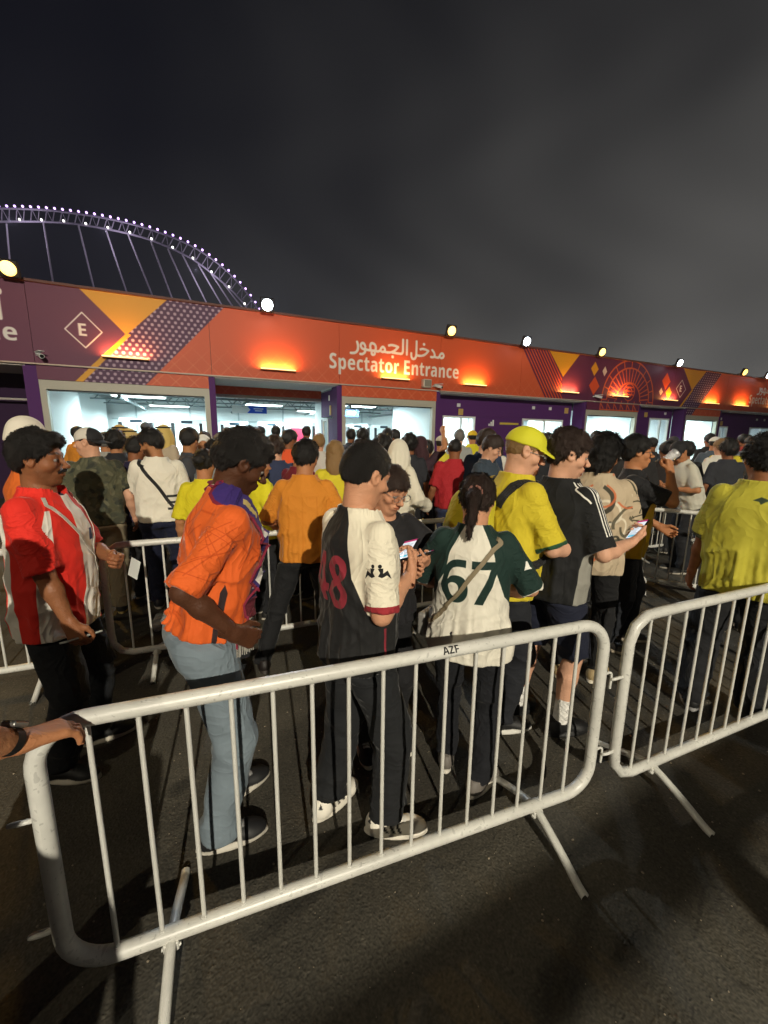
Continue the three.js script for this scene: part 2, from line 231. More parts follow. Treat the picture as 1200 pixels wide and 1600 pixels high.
  motif(0); poly(c, YELLOW, [[11.9, 5.1], [13.63, 5.1], [12.77, 4.13]]);
  c.fillStyle = c.strokeStyle = CREAM;                                 // lettering
  const put = (t, x, y, size, w) => { c.save(); c.translate(x, y); c.font = 'bold 100px sans-serif'; const k = c.measureText(t).width; c.scale(w ? w / k : size / 100, -size / 100); c.fillText(t, 0, 0); c.restore(); };
  put('Spectator Entrance', 3.55, 3.74, 0.58, 4.5); arabic(c, 4.2, 4.34, 0.405, 0.075);
  put('E', -2.36, 3.99, 0.36); c.lineWidth = 0.028; c.beginPath(); c.moveTo(-2.58, 4.11); c.lineTo(-2.23, 4.5); c.lineTo(-1.88, 4.11); c.lineTo(-2.23, 3.74); c.closePath(); c.stroke();
  if (left) { put('ne', -4.02, 3.76, 0.5); c.lineWidth = 0.075; c.beginPath(); c.moveTo(-3.68, 4.2); c.lineTo(-3.68, 4.62); c.stroke(); c.beginPath(); c.arc(-3.68, 4.74, 0.05, 0, 7); c.stroke(); }
  c.restore();
}
const fasciaTex = (a, b) => canvasTex(2048, 176, (c, w, h) => { c.setTransform(w / (b - a), 0, 0, -h / (5.04 - 2.9), -a * w / (b - a), 5.04 * h / (5.04 - 2.9)); c.fillStyle = PURPLE; c.fillRect(a, 2.8, b - a, 2.4); period(c, 22.36, false); period(c, 0, true); if (b > 30) { period(c, 44.72, false); period(c, 22.36, false); } });
const printA = fasciaTex(X0, 19.6), printB = fasciaTex(19.6, X1);
const seamX = 19.6, vinyl = (t) => std('#ffffff', 0.55, { map: t });
const vinylA = vinyl(printA), vinylB = vinyl(printB);
function printed(x0, x1, y0, y1, z, depth, name) {                    // a box whose front carries the print; split at the seam of the two prints
  for (const [a, b, m, lo, hi] of [[Math.max(x0, X0), Math.min(x1, seamX), vinylA, X0, seamX], [Math.max(x0, seamX), x1, vinylB, seamX, X1]]) {
    if (b - a < 0.02) continue;
    const g = box(b - a, y1 - y0, depth, (a + b) / 2, (y0 + y1) / 2, z - depth / 2), p = g.attributes.position, u = g.attributes.uv;
    for (let i = 0; i < p.count; i++) u.setXY(i, (p.getX(i) - lo) / (hi - lo), (p.getY(i) - 2.9) / 2.14);
    part(name, g, m, building);
  }
}
{
  const P = (n, g, m) => part(n, g, m, building);
  // fascia: printed panels with thin joints
  const joints = [X0, -5.4, -3.2, 0.42, 3.87, 7.3, 10.7, 14.15, 17.5, seamX, 20.76, 23.8, 27.2, 30.6, 34, 37.4, 40.8, 44.2, X1];
  for (let i = 0; i + 1 < joints.length; i++) printed(joints[i] + 0.004, joints[i + 1] - 0.004, FB, FT, 0, 0.05, 'fascia_panel');
  P('fascia_backing', box(X1 - X0, FT - FB - 0.02, 0.22, (X0 + X1) / 2, (FT + FB) / 2, -0.165), M.darkMetal);
  P('cornice', box(X1 - X0, 0.05, 0.36, (X0 + X1) / 2, FT + 0.027, -0.12), std('#6a4038', 0.6));
  P('drip_edge', box(X1 - X0, 0.03, 0.05, (X0 + X1) / 2, FB - 0.017, 0.012), std('#c9b3a2', 0.5));
  P('roof', box(X1 - X0, 0.2, 9, (X0 + X1) / 2, 3.72, -4.8), M.darkMetal);
  P('back_wall', box(X1 - X0, 3.5, 0.2, (X0 + X1) / 2, 1.87, -9.2), M.interior);
  P('side_wall', box(0.2, 3.5, 9, X0 + 0.1, 1.87, -4.7), M.interior); P('side_wall', box(0.2, 3.5, 9, X1 - 0.1, 1.87, -4.7), M.interior);
  // bays: [from, to, kind]
  const bays = [[-9, -3.45, 'dark'], [-3.2, 0.33, 'open'], [0.5, 3.8, 'recess'], [3.95, 7.22, 'open'], [7.4, 14.08, 'kiosk'], [14.24, 17.42, 'open'], [17.56, 20.72, 'kiosk1'], [20.88, 23.6, 'openwide'], [23.8, 30.4, 'kiosk'], [30.6, 33.8, 'open'], [34, 40.6, 'kiosk'], [40.8, 44, 'open'], [44.2, 46.8, 'dark']];
  for (const [a, b, kind] of bays) {
    const w = b - a, c = (a + b) / 2, R = kind === 'kiosk' ? -0.62 : kind === 'kiosk1' ? -0.58 : -1.75, wt = kind === 'kiosk1' ? 2.83 : 2.58;
    if (kind.startsWith('open')) {
      printed(a, b, LB, FB - 0.034, -0.03, 0.06, 'lintel_panel');
      P('door_frame', box(0.12, LB - 0.12, 0.16, a + 0.06, (LB + 0.12) / 2, -0.14), M.beige); P('door_frame', box(0.12, LB - 0.12, 0.16, b - 0.06, (LB + 0.12) / 2, -0.14), M.beige);
      P('shutter_box', box(w - 0.24, 0.2, 0.3, c, LB - 0.103, -0.21), M.beige);
      for (const x of [a + 0.03, b - 0.03]) P('side_lining', box(0.03, LB - 0.13, 2.9, x, (LB + 0.11) / 2, -1.75), M.interior);
      P('shutter_slot', box(w - 0.26, 0.03, 0.1, c, LB - 0.22, -0.16), M.darkMetal);
    } else if (kind === 'recess') {
      printed(a, b, LB + 0.04, FB - 0.034, R, 0.06, 'lintel_panel'); P('shutter_box', box(w, 0.09, 0.2, c, LB - 0.01, R - 0.14), M.beige);
      P('soffit', box(w + 0.1, 0.03, -R - 0.06, c, FB - 0.05, R / 2 - 0.02), M.soffit);
    } else {
      const win = kind === 'kiosk' ? [[a + 0.45, a + 1.85], [b - 2.6, b - 0.45]] : kind === 'kiosk1' ? [[a + 0.12, a + 0.45], [a + 1.5, a + 2.95]] : [];
      P('soffit', box(w + 0.1, 0.03, -R - 0.06, c, FB - 0.05, R / 2 - 0.02), M.soffit);
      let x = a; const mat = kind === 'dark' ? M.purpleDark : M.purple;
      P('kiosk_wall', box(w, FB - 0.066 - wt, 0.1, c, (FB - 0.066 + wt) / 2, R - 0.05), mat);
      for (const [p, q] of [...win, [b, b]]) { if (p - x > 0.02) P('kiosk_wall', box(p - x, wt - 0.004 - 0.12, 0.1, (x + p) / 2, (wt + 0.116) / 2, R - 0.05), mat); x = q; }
      for (const [p, q] of win) {
        P('kiosk_wall', box(q - p, 0.9, 0.1, (p + q) / 2, 0.57, R - 0.05), mat);
        const f = P('window', merge([box(q - p, 0.07, 0.12, (p + q) / 2, wt - 0.04, R - 0.03), box(q - p, 0.05, 0.12, (p + q) / 2, 1.05, R - 0.03), box(0.05, wt - 1.15, 0.12, p + 0.025, (wt + 1) / 2, R - 0.03), box(0.05, wt - 1.15, 0.12, q - 0.025, (wt + 1) / 2, R - 0.03), ...(q - p > 0.9 ? [box(0.05, wt - 1.15, 0.1, (p + q) / 2 + 0.1, (wt + 1) / 2, R - 0.03)] : [])]), M.white);
        part('pane', box(q - p - 0.1, wt - 1.2, 0.008, (p + q) / 2, (wt + 1) / 2, R - 0.04), M.glass, f);
      }
      if (kind === 'dark') P('hand_rail', rod(V(a, 2.62, R + 0.3), V(b, 2.62, R + 0.3), 0.03), M.soffit);
      // small wall plates
      for (const [px, py] of kind === 'kiosk' ? [[1.1, 2.95], [4.6, 3.0], [w - 1.2, 3.0]] : kind === 'kiosk1' ? [[2.6, 3.05]] : []) { P('wall_plate', rbox(0.14, 0.12, 0.03, 0.01, a + px, py, R + 0.016), M.white); }
      for (const [px, py] of kind === 'kiosk' ? [[1.2, 2.72], [w - 0.3, 2.95]] : kind === 'kiosk1' ? [[1.2, 2.95]] : []) P('wall_plate', rbox(0.2, 0.22, 0.03, 0.01, a + px, py, R + 0.016), std('#c9a860', 0.6));
    }
    // a column on the right edge of the bay and the return walls of the recesses
    if (b < 46) P('column', box(kind === 'dark' ? 0.25 : 0.15, FB - 0.16, 0.5, b + (kind === 'dark' ? 0.125 : 0.078), (FB - 0.04 + 0.12) / 2, -0.3), M.purple);
    if (kind === 'recess' || kind === 'dark') for (const [x, s] of [[a - 0.05, 1], [b + 0.05, -1]]) {
      if (x < X0 + 0.2 || x > X1 - 0.3) continue;
      if (kind === 'recess' && s < 0) { // this return has a white door
        P('return_wall', box(0.1, FB - 0.2 - 2.35, 1.2, x, (FB - 0.06 + 2.35) / 2, -1.15), M.purple); P('return_wall', box(0.1, 2.23, 0.42, x, 1.235, -0.76), M.purple); P('return_wall', box(0.1, 2.23, 0.18, x, 1.235, -1.66), M.purple);
        const d = P('door', merge([box(0.08, 2.2, 0.06, x - 0.03, 1.22, -1.0), box(0.08, 2.2, 0.06, x - 0.03, 1.22, -1.54), box(0.08, 0.06, 0.6, x - 0.03, 2.318, -1.27)]), M.white);
        part('pane', box(0.02, 2.14, 0.48, x - 0.02, 1.2, -1.27), std('#b9cfd4', 0.3), d);
        P('wall_plate', rbox(0.03, 0.3, 0.12, 0.01, x - 0.06, 2.6, -0.7), std('#c9a860', 0.6)); P('wall_plate', rbox(0.03, 0.16, 0.06, 0.01, x - 0.06, 2.98, -0.8), M.white);
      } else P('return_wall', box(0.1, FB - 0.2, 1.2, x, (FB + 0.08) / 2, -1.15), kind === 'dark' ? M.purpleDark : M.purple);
    }
  }
  // a small three-bar emblem on the kiosk wall
  for (let i = 0; i < 3; i++) P('emblem', box(0.06, 0.08 + i * 0.07, 0.012, 9.9 + i * 0.09, 2.3 + i * 0.035, -0.612).applyMatrix4(new THREE.Matrix4()), M.white);
  P('emblem', box(0.9, 0.07, 0.012, 10.85, 2.36, -0.612), std('#d8c24a', 0.6));
  // interior: partitions, ceiling grid, trusses, pipes
  for (const x of [-3.45, 8.6, 17.5, 30.5]) P('partition', box(0.1, 3.1, 5.4, x, 1.67, -5.9), M.interior);
  for (const [a, b] of [[14.3, 17.4], [20.95, 23.55], [30.7, 33.7]]) { // glazed white inner doors of the right bays
    const w = b - a, z = -3.2;
    P('inner_wall', box(w, 0.5, 0.08, (a + b) / 2, 2.72, z), M.interior); P('inner_wall', box(0.5, 2.34, 0.08, b - 0.25, 1.29, z), M.interior);
    for (let i = 0; i < 3; i++) { const x0 = a + i * (w - 0.5) / 3, ww = (w - 0.5) / 3, d = P('inner_door', merge([box(0.07, 2.34, 0.1, x0 + 0.04, 1.29, z), box(0.07, 2.34, 0.1, x0 + ww - 0.04, 1.29, z), box(ww - 0.16, 0.07, 0.1, x0 + ww / 2, 2.42, z), box(ww - 0.16, 0.06, 0.1, x0 + ww / 2, 1.1, z)]), M.white); part('pane', box(ww - 0.16, 2.2, 0.01, x0 + ww / 2, 1.26, z), M.glass, d); }
  }
  for (const [a, b] of [[7.5, 14], [17.7, 20.6], [24, 30.3], [34.2, 40.4]]) { P('inner_wall', box(b - a, 3.0, 0.08, (a + b) / 2, 1.62, -3.9), M.interior); for (let x = a + 0.5; x < b; x += 1.1) P('wall_batten', box(0.05, 2.9, 0.03, x, 1.6, -3.84), std('#9fb4ba', 0.5)); }
  for (let x = -2.4; x < 24; x += 2.1) P('wall_batten', box(0.06, 3.0, 0.04, x, 1.62, -9.07), std('#b8c6ca', 0.6));
  P('wall_rail', box(27, 0.05, 0.05, 10.2, 2.45, -9.06), std('#b8c6ca', 0.6));
  for (const z of [-3.4, -5.4, -7.6]) { // roof trusses
    const g = [rod(V(-3.3, 3.36, z), V(24, 3.36, z), 0.03, 0.03, 6), rod(V(-3.3, 3.0, z), V(24, 3.0, z), 0.03, 0.03, 6)];
    for (let x = -3.2; x < 24; x += 0.75) g.push(rod(V(x, 2.98, z), V(x + 0.37, 3.36, z), 0.016, 0.016, 5), rod(V(x + 0.37, 3.36, z), V(x + 0.75, 2.98, z), 0.016, 0.016, 5));
    P('truss', merge(g), std('#7d8c90', 0.6));
  }
  for (let x = -2; x < 24; x += 3.5) P('ceiling_pipe', rod(V(x, 2.86, -2.2), V(x, 2.86, -9), 0.05), std('#8d9a9e', 0.6));
  place(building, 'entrance_building', 'long orange and purple entrance building with lit open bays under a printed fascia', 'building');
}
// lamps inside: glowing ceiling panels with an area light of the same size below each
for (const [x, z] of [[-1.6, -3.2], [2.3, -4.6], [5.6, -3.2], [10, -2.9], [12.9, -2.9], [15.8, -1.7], [19.2, -2.9], [22.3, -1.7], [27, -3.0], [32, -1.7], [38, -3], [8.3, -2.9], [15.8, -5.5], [-1.0, -7.4], [5, -7.4], [11, -7.4]]) {
  const g = new THREE.Group(); g.position.copy(bw(x, 2.93, z)); g.rotation.y = AX;
  part('lamp_housing', rbox(1.5, 0.06, 0.5, 0.02, 0, 0.045, 0), M.white, g);
  part('lamp_panel', box(1.4, 0.01, 0.42, 0, 0.008, 0), new THREE.MeshStandardMaterial({ color: '#ffffff', emissive: new THREE.Color(0.85, 1, 1), emissiveIntensity: 16 }), g);
  for (const s of [-0.6, 0.6]) part('hanger', rod(V(s, 0.07, 0), V(s, 0.66, 0), 0.012), M.steel, g);
  const l = new THREE.RectAreaLight(new THREE.Color(0.74, 0.97, 0.97), x < 0 && z > -5 ? 125 : x > 7 ? 110 : 190, 1.4, 0.42); l.position.set(0, -0.004, 0); l.lookAt(0, -1, 0); g.add(l);
  place(g, 'ceiling_lamp', x < 0 && z > -5 ? 'white panel lamp hanging in the front of the first lit bay' : x < 0 ? 'white panel lamp hanging deep inside the first lit bay' : x === 2.3 ? 'white panel lamp hanging in the second bay beside the arrow sign' : x === 5.6 ? 'white panel lamp in the bay below the words Spectator Entrance' : 'white panel lamp hanging in the lit hall behind the bays on the right', 'ceiling lamp', 'panel lamps in the entrance hall');
}
// walk-through metal detectors
{
  const mk = () => { const g = new THREE.Group(); for (const s of [-0.45, 0.45]) part('side_panel', rbox(0.1, 2.1, 0.5, 0.02, s, 1.05, 0), std('#c5ccd0', 0.45), g), part('edge_strip', box(0.104, 2.06, 0.05, s, 1.05, 0.252), M.darkMetal, g); part('top_unit', rbox(1.0, 0.22, 0.3, 0.02, 0, 2.11, 0), std('#dfe6ea', 0.45), g); part('display', box(0.36, 0.1, 0.01, 0, 2.12, 0.152), std('#26323c', 0.3), g); return g; };
  const at = [[-1.9, -4.6], [-0.35, -4.6], [1.3, -5.4], [2.7, -5.4], [4.7, -4.8], [6.2, -4.8], [7.6, -5.2], [10.5, -4.6], [12.4, -4.6], [15.2, -4.4], [16.4, -4.4], [19, -4.4], [22, -4], [28, -4.4]], src = mk();
  at.forEach(([x, z], i) => { const o = i ? src.clone() : src; o.position.copy(bw(x, 0.12, z)); o.rotation.y = AX; place(o, 'metal_detector', ['walk-through metal detector in the first lit bay, left one', 'walk-through metal detector in the first lit bay, right one', 'walk-through metal detector left of the two in the second bay', 'walk-through metal detector in the second bay next to the purple return wall', 'walk-through metal detector by the crimson board, third bay', 'walk-through metal detector in the middle of the third bay', 'walk-through metal detector at the right end of the third bay'][i] || 'white walk-through metal detector gate glimpsed through the windows and bays on the right', 'metal detector', 'metal detectors in the entrance hall'); });
}
// hanging blue and white direction signs
for (const [x, z, l] of [[1.75, -3.9, 'blue and white arrow sign hanging in the second bay, left of the two'], [5.35, -3.9, 'blue and white arrow sign hanging in the bay below the words Spectator Entrance']]) {
  const g = new THREE.Group(); g.position.copy(bw(x, 2.72, z)); g.rotation.y = AX;
  part('sign_panel', rbox(1.2, 0.26, 0.06, 0.01), M.white, g); part('blue_field', new THREE.ExtrudeGeometry(new THREE.Shape([new THREE.Vector2(-0.1, -0.125), new THREE.Vector2(0.59, -0.125), new THREE.Vector2(0.59, 0.125), new THREE.Vector2(-0.1, 0.125), new THREE.Vector2(0.02, 0)]), { depth: 0.01, bevelEnabled: false }).translate(0, 0, 0.031), std('#1550c8', 0.5), g);
  for (let i = 0; i < 2; i++) part('text_line', box(0.34 - i * 0.08, 0.03, 0.006, 0.3, 0.035 - i * 0.07, 0.044), M.white, g);
  for (const s of [-0.5, 0.5]) part('hanger', rod(V(s, 0.13, 0), V(s, 0.68, 0), 0.008), M.steel, g);
  place(g, 'hanging_sign', l, 'sign');
}
{ const g = new THREE.Group(); g.position.copy(bw(5.0, 1.55, -9.03)); g.rotation.y = AX; part('board', box(1.5, 1.3, 0.04), std('#b01540', 0.5), g); part('frame', merge([box(1.56, 0.04, 0.06, 0, 0.67, 0), box(1.56, 0.04, 0.06, 0, -0.67, 0)]), M.white, g); place(g, 'poster_board', 'crimson board on the back wall of the lit hall, third bay', 'board'); }
{ const g = new THREE.Group(); g.position.copy(bw(2.0, 1.5, -9.03)); g.rotation.y = AX; part('board', box(2.0, 1.3, 0.04), std('#3d4a44', 0.5), g); part('frame', merge([box(2.06, 0.05, 0.06, 0, 0.67, 0), box(2.06, 0.04, 0.06, 0, -0.67, 0)]), M.white, g); place(g, 'poster_board', 'dark green board on the back wall of the lit hall, second bay', 'board'); }

// floodlights on the fascia
const flood = (x, kind, label) => {
  const F = kind === 'white' ? WHITE_FLOOD : AMBER_FLOOD, g = new THREE.Group(); g.position.copy(bw(x, 5.12, 0.3)); g.rotation.y = AX;
  const head = part('lamp_head', rbox(0.36, 0.34, 0.1, 0.04, 0, 0, -0.06), M.darkMetal, g); head.rotation.x = 0.35;
  const face = part('lamp_face', new THREE.SphereGeometry(0.14, 24, 12, 0, Math.PI * 2, 0, Math.PI / 2).rotateX(Math.PI / 2).scale(1, 1, 0.55).translate(0, 0, -0.012), new THREE.MeshStandardMaterial({ color: '#ffffff', emissive: new THREE.Color(...F.color), emissiveIntensity: kind === 'white' ? 20 : 4 }), g); face.rotation.x = 0.35;
  part('bracket', merge([rod(V(0, -0.02, -0.1), V(0, -0.06, -0.42), 0.018), box(0.2, 0.04, 0.1, 0, -0.06, -0.42)]), M.darkMetal, g);
  const l = new THREE.SpotLight(new THREE.Color(...F.color), F.cd, 0, 1.25, 0.5); l.position.set(0, -0.02, 0.14); l.target.position.set(0, -4, 9); l.shadow.radius = 5; l.castShadow = true; g.add(l, l.target);
  place(g, 'floodlight', label, 'floodlight');
};
flood(1.84, 'white', 'bright white floodlight on the fascia edge at the end of the stadium arch');
flood(10.6, 'white', 'bright white floodlight above the striped end of the orange fascia');
flood(19.3, 'white', 'bright white floodlight right of the printed wheel motif');
flood(26.7, 'white', 'small white floodlight far along the fascia at the right edge of the photo');
flood(-3.35, 'amber', 'amber floodlight on the purple fascia at the far left');
flood(7.5, 'amber', 'amber floodlight above the end of the Arabic lettering');
flood(14.4, 'amber', 'amber floodlight above the two large diamonds left of the wheel motif');
flood(24.5, 'amber', 'small amber floodlight far along the fascia beside the last white one');
// wall washers: small shelves that throw warm light up the print
[[-1.45, 0.95], [2.1, 0.95], [5.66, 0.95], [8.66, 0.9], [13.1, 0.9], [16.0, 0.9], [19.35, 0.9], [22.6, 0.95], [25.2, 1.0], [28.6, 0.95], [32.5, 0.95], [36, 0.95]].forEach(([x, w], i) => {
  const g = new THREE.Group(); g.position.copy(bw(x, 3.57, 0.004)); g.rotation.y = AX;
  part('shelf', box(w, 0.012, 0.13, 0, -0.014, 0.067), std('#b07a4a', 0.5), g); part('back_plate', box(w, 0.03, 0.012, 0, 0.006, 0.008), std('#b07a4a', 0.5), g);
  part('lamp_strip', box(w - 0.02, 0.03, 0.035, 0, 0.008, 0.12), new THREE.MeshStandardMaterial({ color: '#ffffff', emissive: new THREE.Color(1, 0.55, 0.13), emissiveIntensity: 1.9 }), g);
  const l = new THREE.RectAreaLight(new THREE.Color(1, 0.42, 0.11), 210, w - 0.06, 0.05); l.position.set(0, 0.03, 0.115); l.lookAt(0, 1, -0.25); g.add(l);
  place(g, 'wall_washer', ['wall washer lamp glowing on the dotted purple print', 'wall washer lamp alone on the orange fascia left of the lettering', 'wall washer lamp glowing behind the word Spectator', 'wall washer lamp under the end of the word Entrance', 'wall washer lamp at the dark stripes of the fascia', 'wall washer lamp inside the printed wheel motif', 'wall washer lamp under the diamonds right of the wheel motif', 'wall washer lamp on the second orange stretch, left of two', 'wall washer lamp on the second orange stretch, at its lettering', '', '', ''][i] || 'wall washer lamp on the fascia beyond the right edge', 'wall lamp', 'wall washers along the fascia');
});
// cameras and a speaker on the fascia
[[-3.15, 3.5, 'white bullet camera on the purple fascia at the left'], [7.05, 3.45, 'small bullet camera on the orange fascia under the word Entrance'], [14.5, 3.5, 'bullet camera under the large orange diamond left of the wheel motif']].forEach(([x, y, l]) => {
  const g = new THREE.Group(); g.position.copy(bw(x, y, 0)); g.rotation.y = AX + 0.5; part('housing', rod(V(0, 0.02, 0.08), V(0, -0.06, 0.34), 0.045, 0.05, 12), M.white, g); part('sun_hood', box(0.11, 0.012, 0.3, 0, 0.05, 0.2), M.white, g); part('lens', rod(V(0, -0.058, 0.335), V(0, -0.063, 0.352), 0.036, 0.036, 12), M.black, g); part('mount', rod(V(0, 0, -0.02), V(0, 0, 0.12), 0.02), M.white, g);
  place(g, 'security_camera', l, 'security camera');
});
{ const g = new THREE.Group(); g.position.copy(bw(6.75, 3.5, 0.1)); g.rotation.y = AX; part('cabinet', rbox(0.3, 0.26, 0.18, 0.03), std('#cfc6b6', 0.5), g); part('grille', box(0.24, 0.2, 0.01, 0, 0, 0.092), std('#8f887b', 0.7), g); place(g, 'loudspeaker', 'small beige loudspeaker box on the orange fascia below the lettering', 'loudspeaker'); }

// ---------------------------------------------------------------- stadium arch far behind, strung with small lamps
{
  const top = curve([[-270, 55, -180], [-235, 74, -180], [-200, 85, -180], [-175, 89, -180], [-153.7, 89.9, -180], [-138.4, 89.6, -180], [-129.5, 88.9, -180], [-111.8, 86.6, -180], [-94.2, 82.6, -180], [-79.1, 77.0, -180], [-67.9, 69.9, -180], [-59.2, 61.6, -180], [-53, 53, -180], [-42, 30, -180], [-36, 5, -180]]);
  const low = curve([[-268, 50, -180], [-234, 69, -180], [-200, 80, -180], [-175, 84, -180], [-154.5, 85.1, -180], [-136.4, 85.2, -180], [-123.6, 84.4, -180], [-97.1, 79.5, -180], [-79.5, 72.3, -180], [-69.5, 65.2, -180], [-61.5, 58.2, -180], [-56, 51, -180], [-45, 30, -180], [-39, 5, -180]]);
  const g = new THREE.Group(), m = std('#a9a4b0', 0.6), strut = [], dim = std('#b4b0b8', 0.6);
  part('top_chord', tube(top, 0.42, 160, 6), m, g); part('lower_chord', tube(low, 0.42, 160, 6), m, g);
  for (let i = 0; i < 92; i++) { const a = top.getPointAt(i / 92 * 0.96), b = low.getPointAt(i / 92 * 0.965); strut.push(rod(a, b, 0.2, 0.2, 5)); if (i % 2) { const n = low.getPointAt(Math.min(1, (i + 1) / 92 * 0.965)); strut.push(rod(a, n, 0.14, 0.14, 5)); } }
  part('web_strut', merge(strut), m, g).userData.kind = 'stuff';
  for (const [x0, y0, x1, y1] of [[-170, 83.5, -176, 60], [-153.3, 84.5, -154.8, 60], [-138.3, 84.8, -137.4, 58], [-124.4, 84.4, -120.2, 56], [-113.5, 82.7, -106.4, 55], [-104.7, 81.1, -95.6, 54], [-95.8, 79, -87.6, 53], [-89.1, 76, -79.6, 52.5], [-83.3, 73.8, -73, 52], [-77.1, 70.3, -66.2, 51], [-72.1, 67, -61, 50], [-67.1, 63, -56, 49]]) part('hanger', rod(V(x0, y0, -180), V(x1, y1, -180), 0.34, 0.34, 6), dim, g);
  const lampGeo = new THREE.SphereGeometry(0.42, 8, 6), lilac = new THREE.MeshStandardMaterial({ color: '#ffffff', emissive: new THREE.Color(0.62, 0.36, 1.0), emissiveIntensity: 4 }), white = new THREE.MeshStandardMaterial({ color: '#ffffff', emissive: new THREE.Color(1, 0.98, 0.92), emissiveIntensity: 3 }), blue = new THREE.MeshStandardMaterial({ color: '#ffffff', emissive: new THREE.Color(0.15, 0.45, 1), emissiveIntensity: 3 });
  for (let i = 0; i < 56; i++) { const p = top.getPointAt(0.28 + i / 56 * 0.62); const l = part('lamp', lampGeo, i === 9 ? blue : lilac, g); l.position.copy(p).add(V(0, 0.9, 0)); }
  for (let i = 0; i < 19; i++) { const p = low.getPointAt(0.3 + i / 19 * 0.6); const l = part('lamp', lampGeo, white, g); l.position.copy(p).add(V(0, 0.5, 0.6)); }
  for (let i = 0; i < 5; i++) { const p = low.getPointAt(0.34 + i * 0.13); const l = new THREE.PointLight(new THREE.Color(0.86, 0.74, 1), 300); l.position.copy(p).add(V(0, -4, 9)); g.add(l); }
  place(g, 'stadium_arch', 'great steel arch of a stadium strung with small lilac lamps behind the entrance', 'arch');
}
// two floodlight masts behind the viewer that light the queue
for (const [K, label] of [[KEY, 'tall floodlight mast behind the queue on the right'], [FILL, 'tall floodlight mast behind the queue on the left']]) {
  const g = new THREE.Group(), [x, y, z] = K.pos; g.position.set(x, 0, z);
  part('pole', rod(V(0, 0, 0.3), V(0, y + 0.3, 0.3), 0.11, 0.07, 12), M.steel, g); part('cross_arm', box(1.6, 0.1, 0.1, 0, y + 0.1, 0.3), M.steel, g);
  const a = V(...K.aim).sub(V(x, y, z)), turn = Math.atan2(a.x, a.z), tip = Math.atan2(-a.y, Math.hypot(a.x, a.z)), h = new THREE.Group(); h.position.set(0, y, 0); h.rotation.set(tip, turn, 0, 'YXZ');
  h.name = 'lamp_unit'; part('lamp_head', rbox(0.7, 0.5, 0.16, 0.03, 0, 0, 0.1), M.darkMetal, h); part('lamp_face', rbox(0.62, 0.42, 0.02, 0.008, 0, 0, 0.19), new THREE.MeshStandardMaterial({ color: '#ffffff', emissive: new THREE.Color(...K.color), emissiveIntensity: 30 }), h); g.add(h);
  const l = new THREE.SpotLight(new THREE.Color(...K.color), K.cd, 0, K.cone, 0.5); l.position.set(0, y, 0).addScaledVector(a.clone().normalize(), 0.3); l.target.position.copy(V(0, y, 0).add(a)); l.shadow.radius = 4.5; l.castShadow = true; g.add(l, l.target);
  place(g, 'floodlight_mast', label, 'floodlight mast');
}

// unseen overhead beam added behind the viewer to cast a shadow band on the foreground
{ const g = new THREE.Group(), a = V(0.05, 2.6, 4.25), b = V(5.6, 2.6, 1.3); part('beam', (() => { const d = b.clone().sub(a), q = rbox(d.length(), 0.12, 0.12, 0.01); q.rotateY(-Math.atan2(d.z, d.x)); const c = a.clone().add(b).multiplyScalar(0.5); return q.translate(c.x, c.y, c.z); })(), M.steel, g); for (const p of [a, b]) part('post', rod(V(p.x, 0, p.z), V(p.x, 2.53, p.z), 0.06), M.steel, g); place(g, 'shadow_beam', 'overhead steel beam added behind the viewer to cast a shadow band, out of the frame', 'shadow_caster'); }
// ---------------------------------------------------------------- steel crowd barriers: local x along the barrier from its left post, z towards the viewer
function roundLoop(L, y0, y1, r) {
  const p = new THREE.CurvePath(), seg = (a, b) => p.add(new THREE.LineCurve3(a, b)), arc = (cx, cy, a0) => { const pts = []; for (let i = 0; i <= 8; i++) { const a = a0 + i / 8 * Math.PI / 2; pts.push(V(cx + r * Math.cos(a), cy + r * Math.sin(a), 0)); } p.add(new THREE.CatmullRomCurve3(pts)); };
  seg(V(r, y0, 0), V(L - r, y0, 0)); arc(L - r, y0 + r, -Math.PI / 2); seg(V(L, y0 + r, 0), V(L, y1 - r, 0)); arc(L - r, y1 - r, 0); seg(V(L - r, y1, 0), V(r, y1, 0)); arc(r, y1 - r, Math.PI / 2); seg(V(0, y1 - r, 0), V(0, y0 + r, 0)); arc(r, y0 + r, Math.PI);
  return p;
}
const BL = 2.11, BY0 = 0.133, BY1 = 0.995;
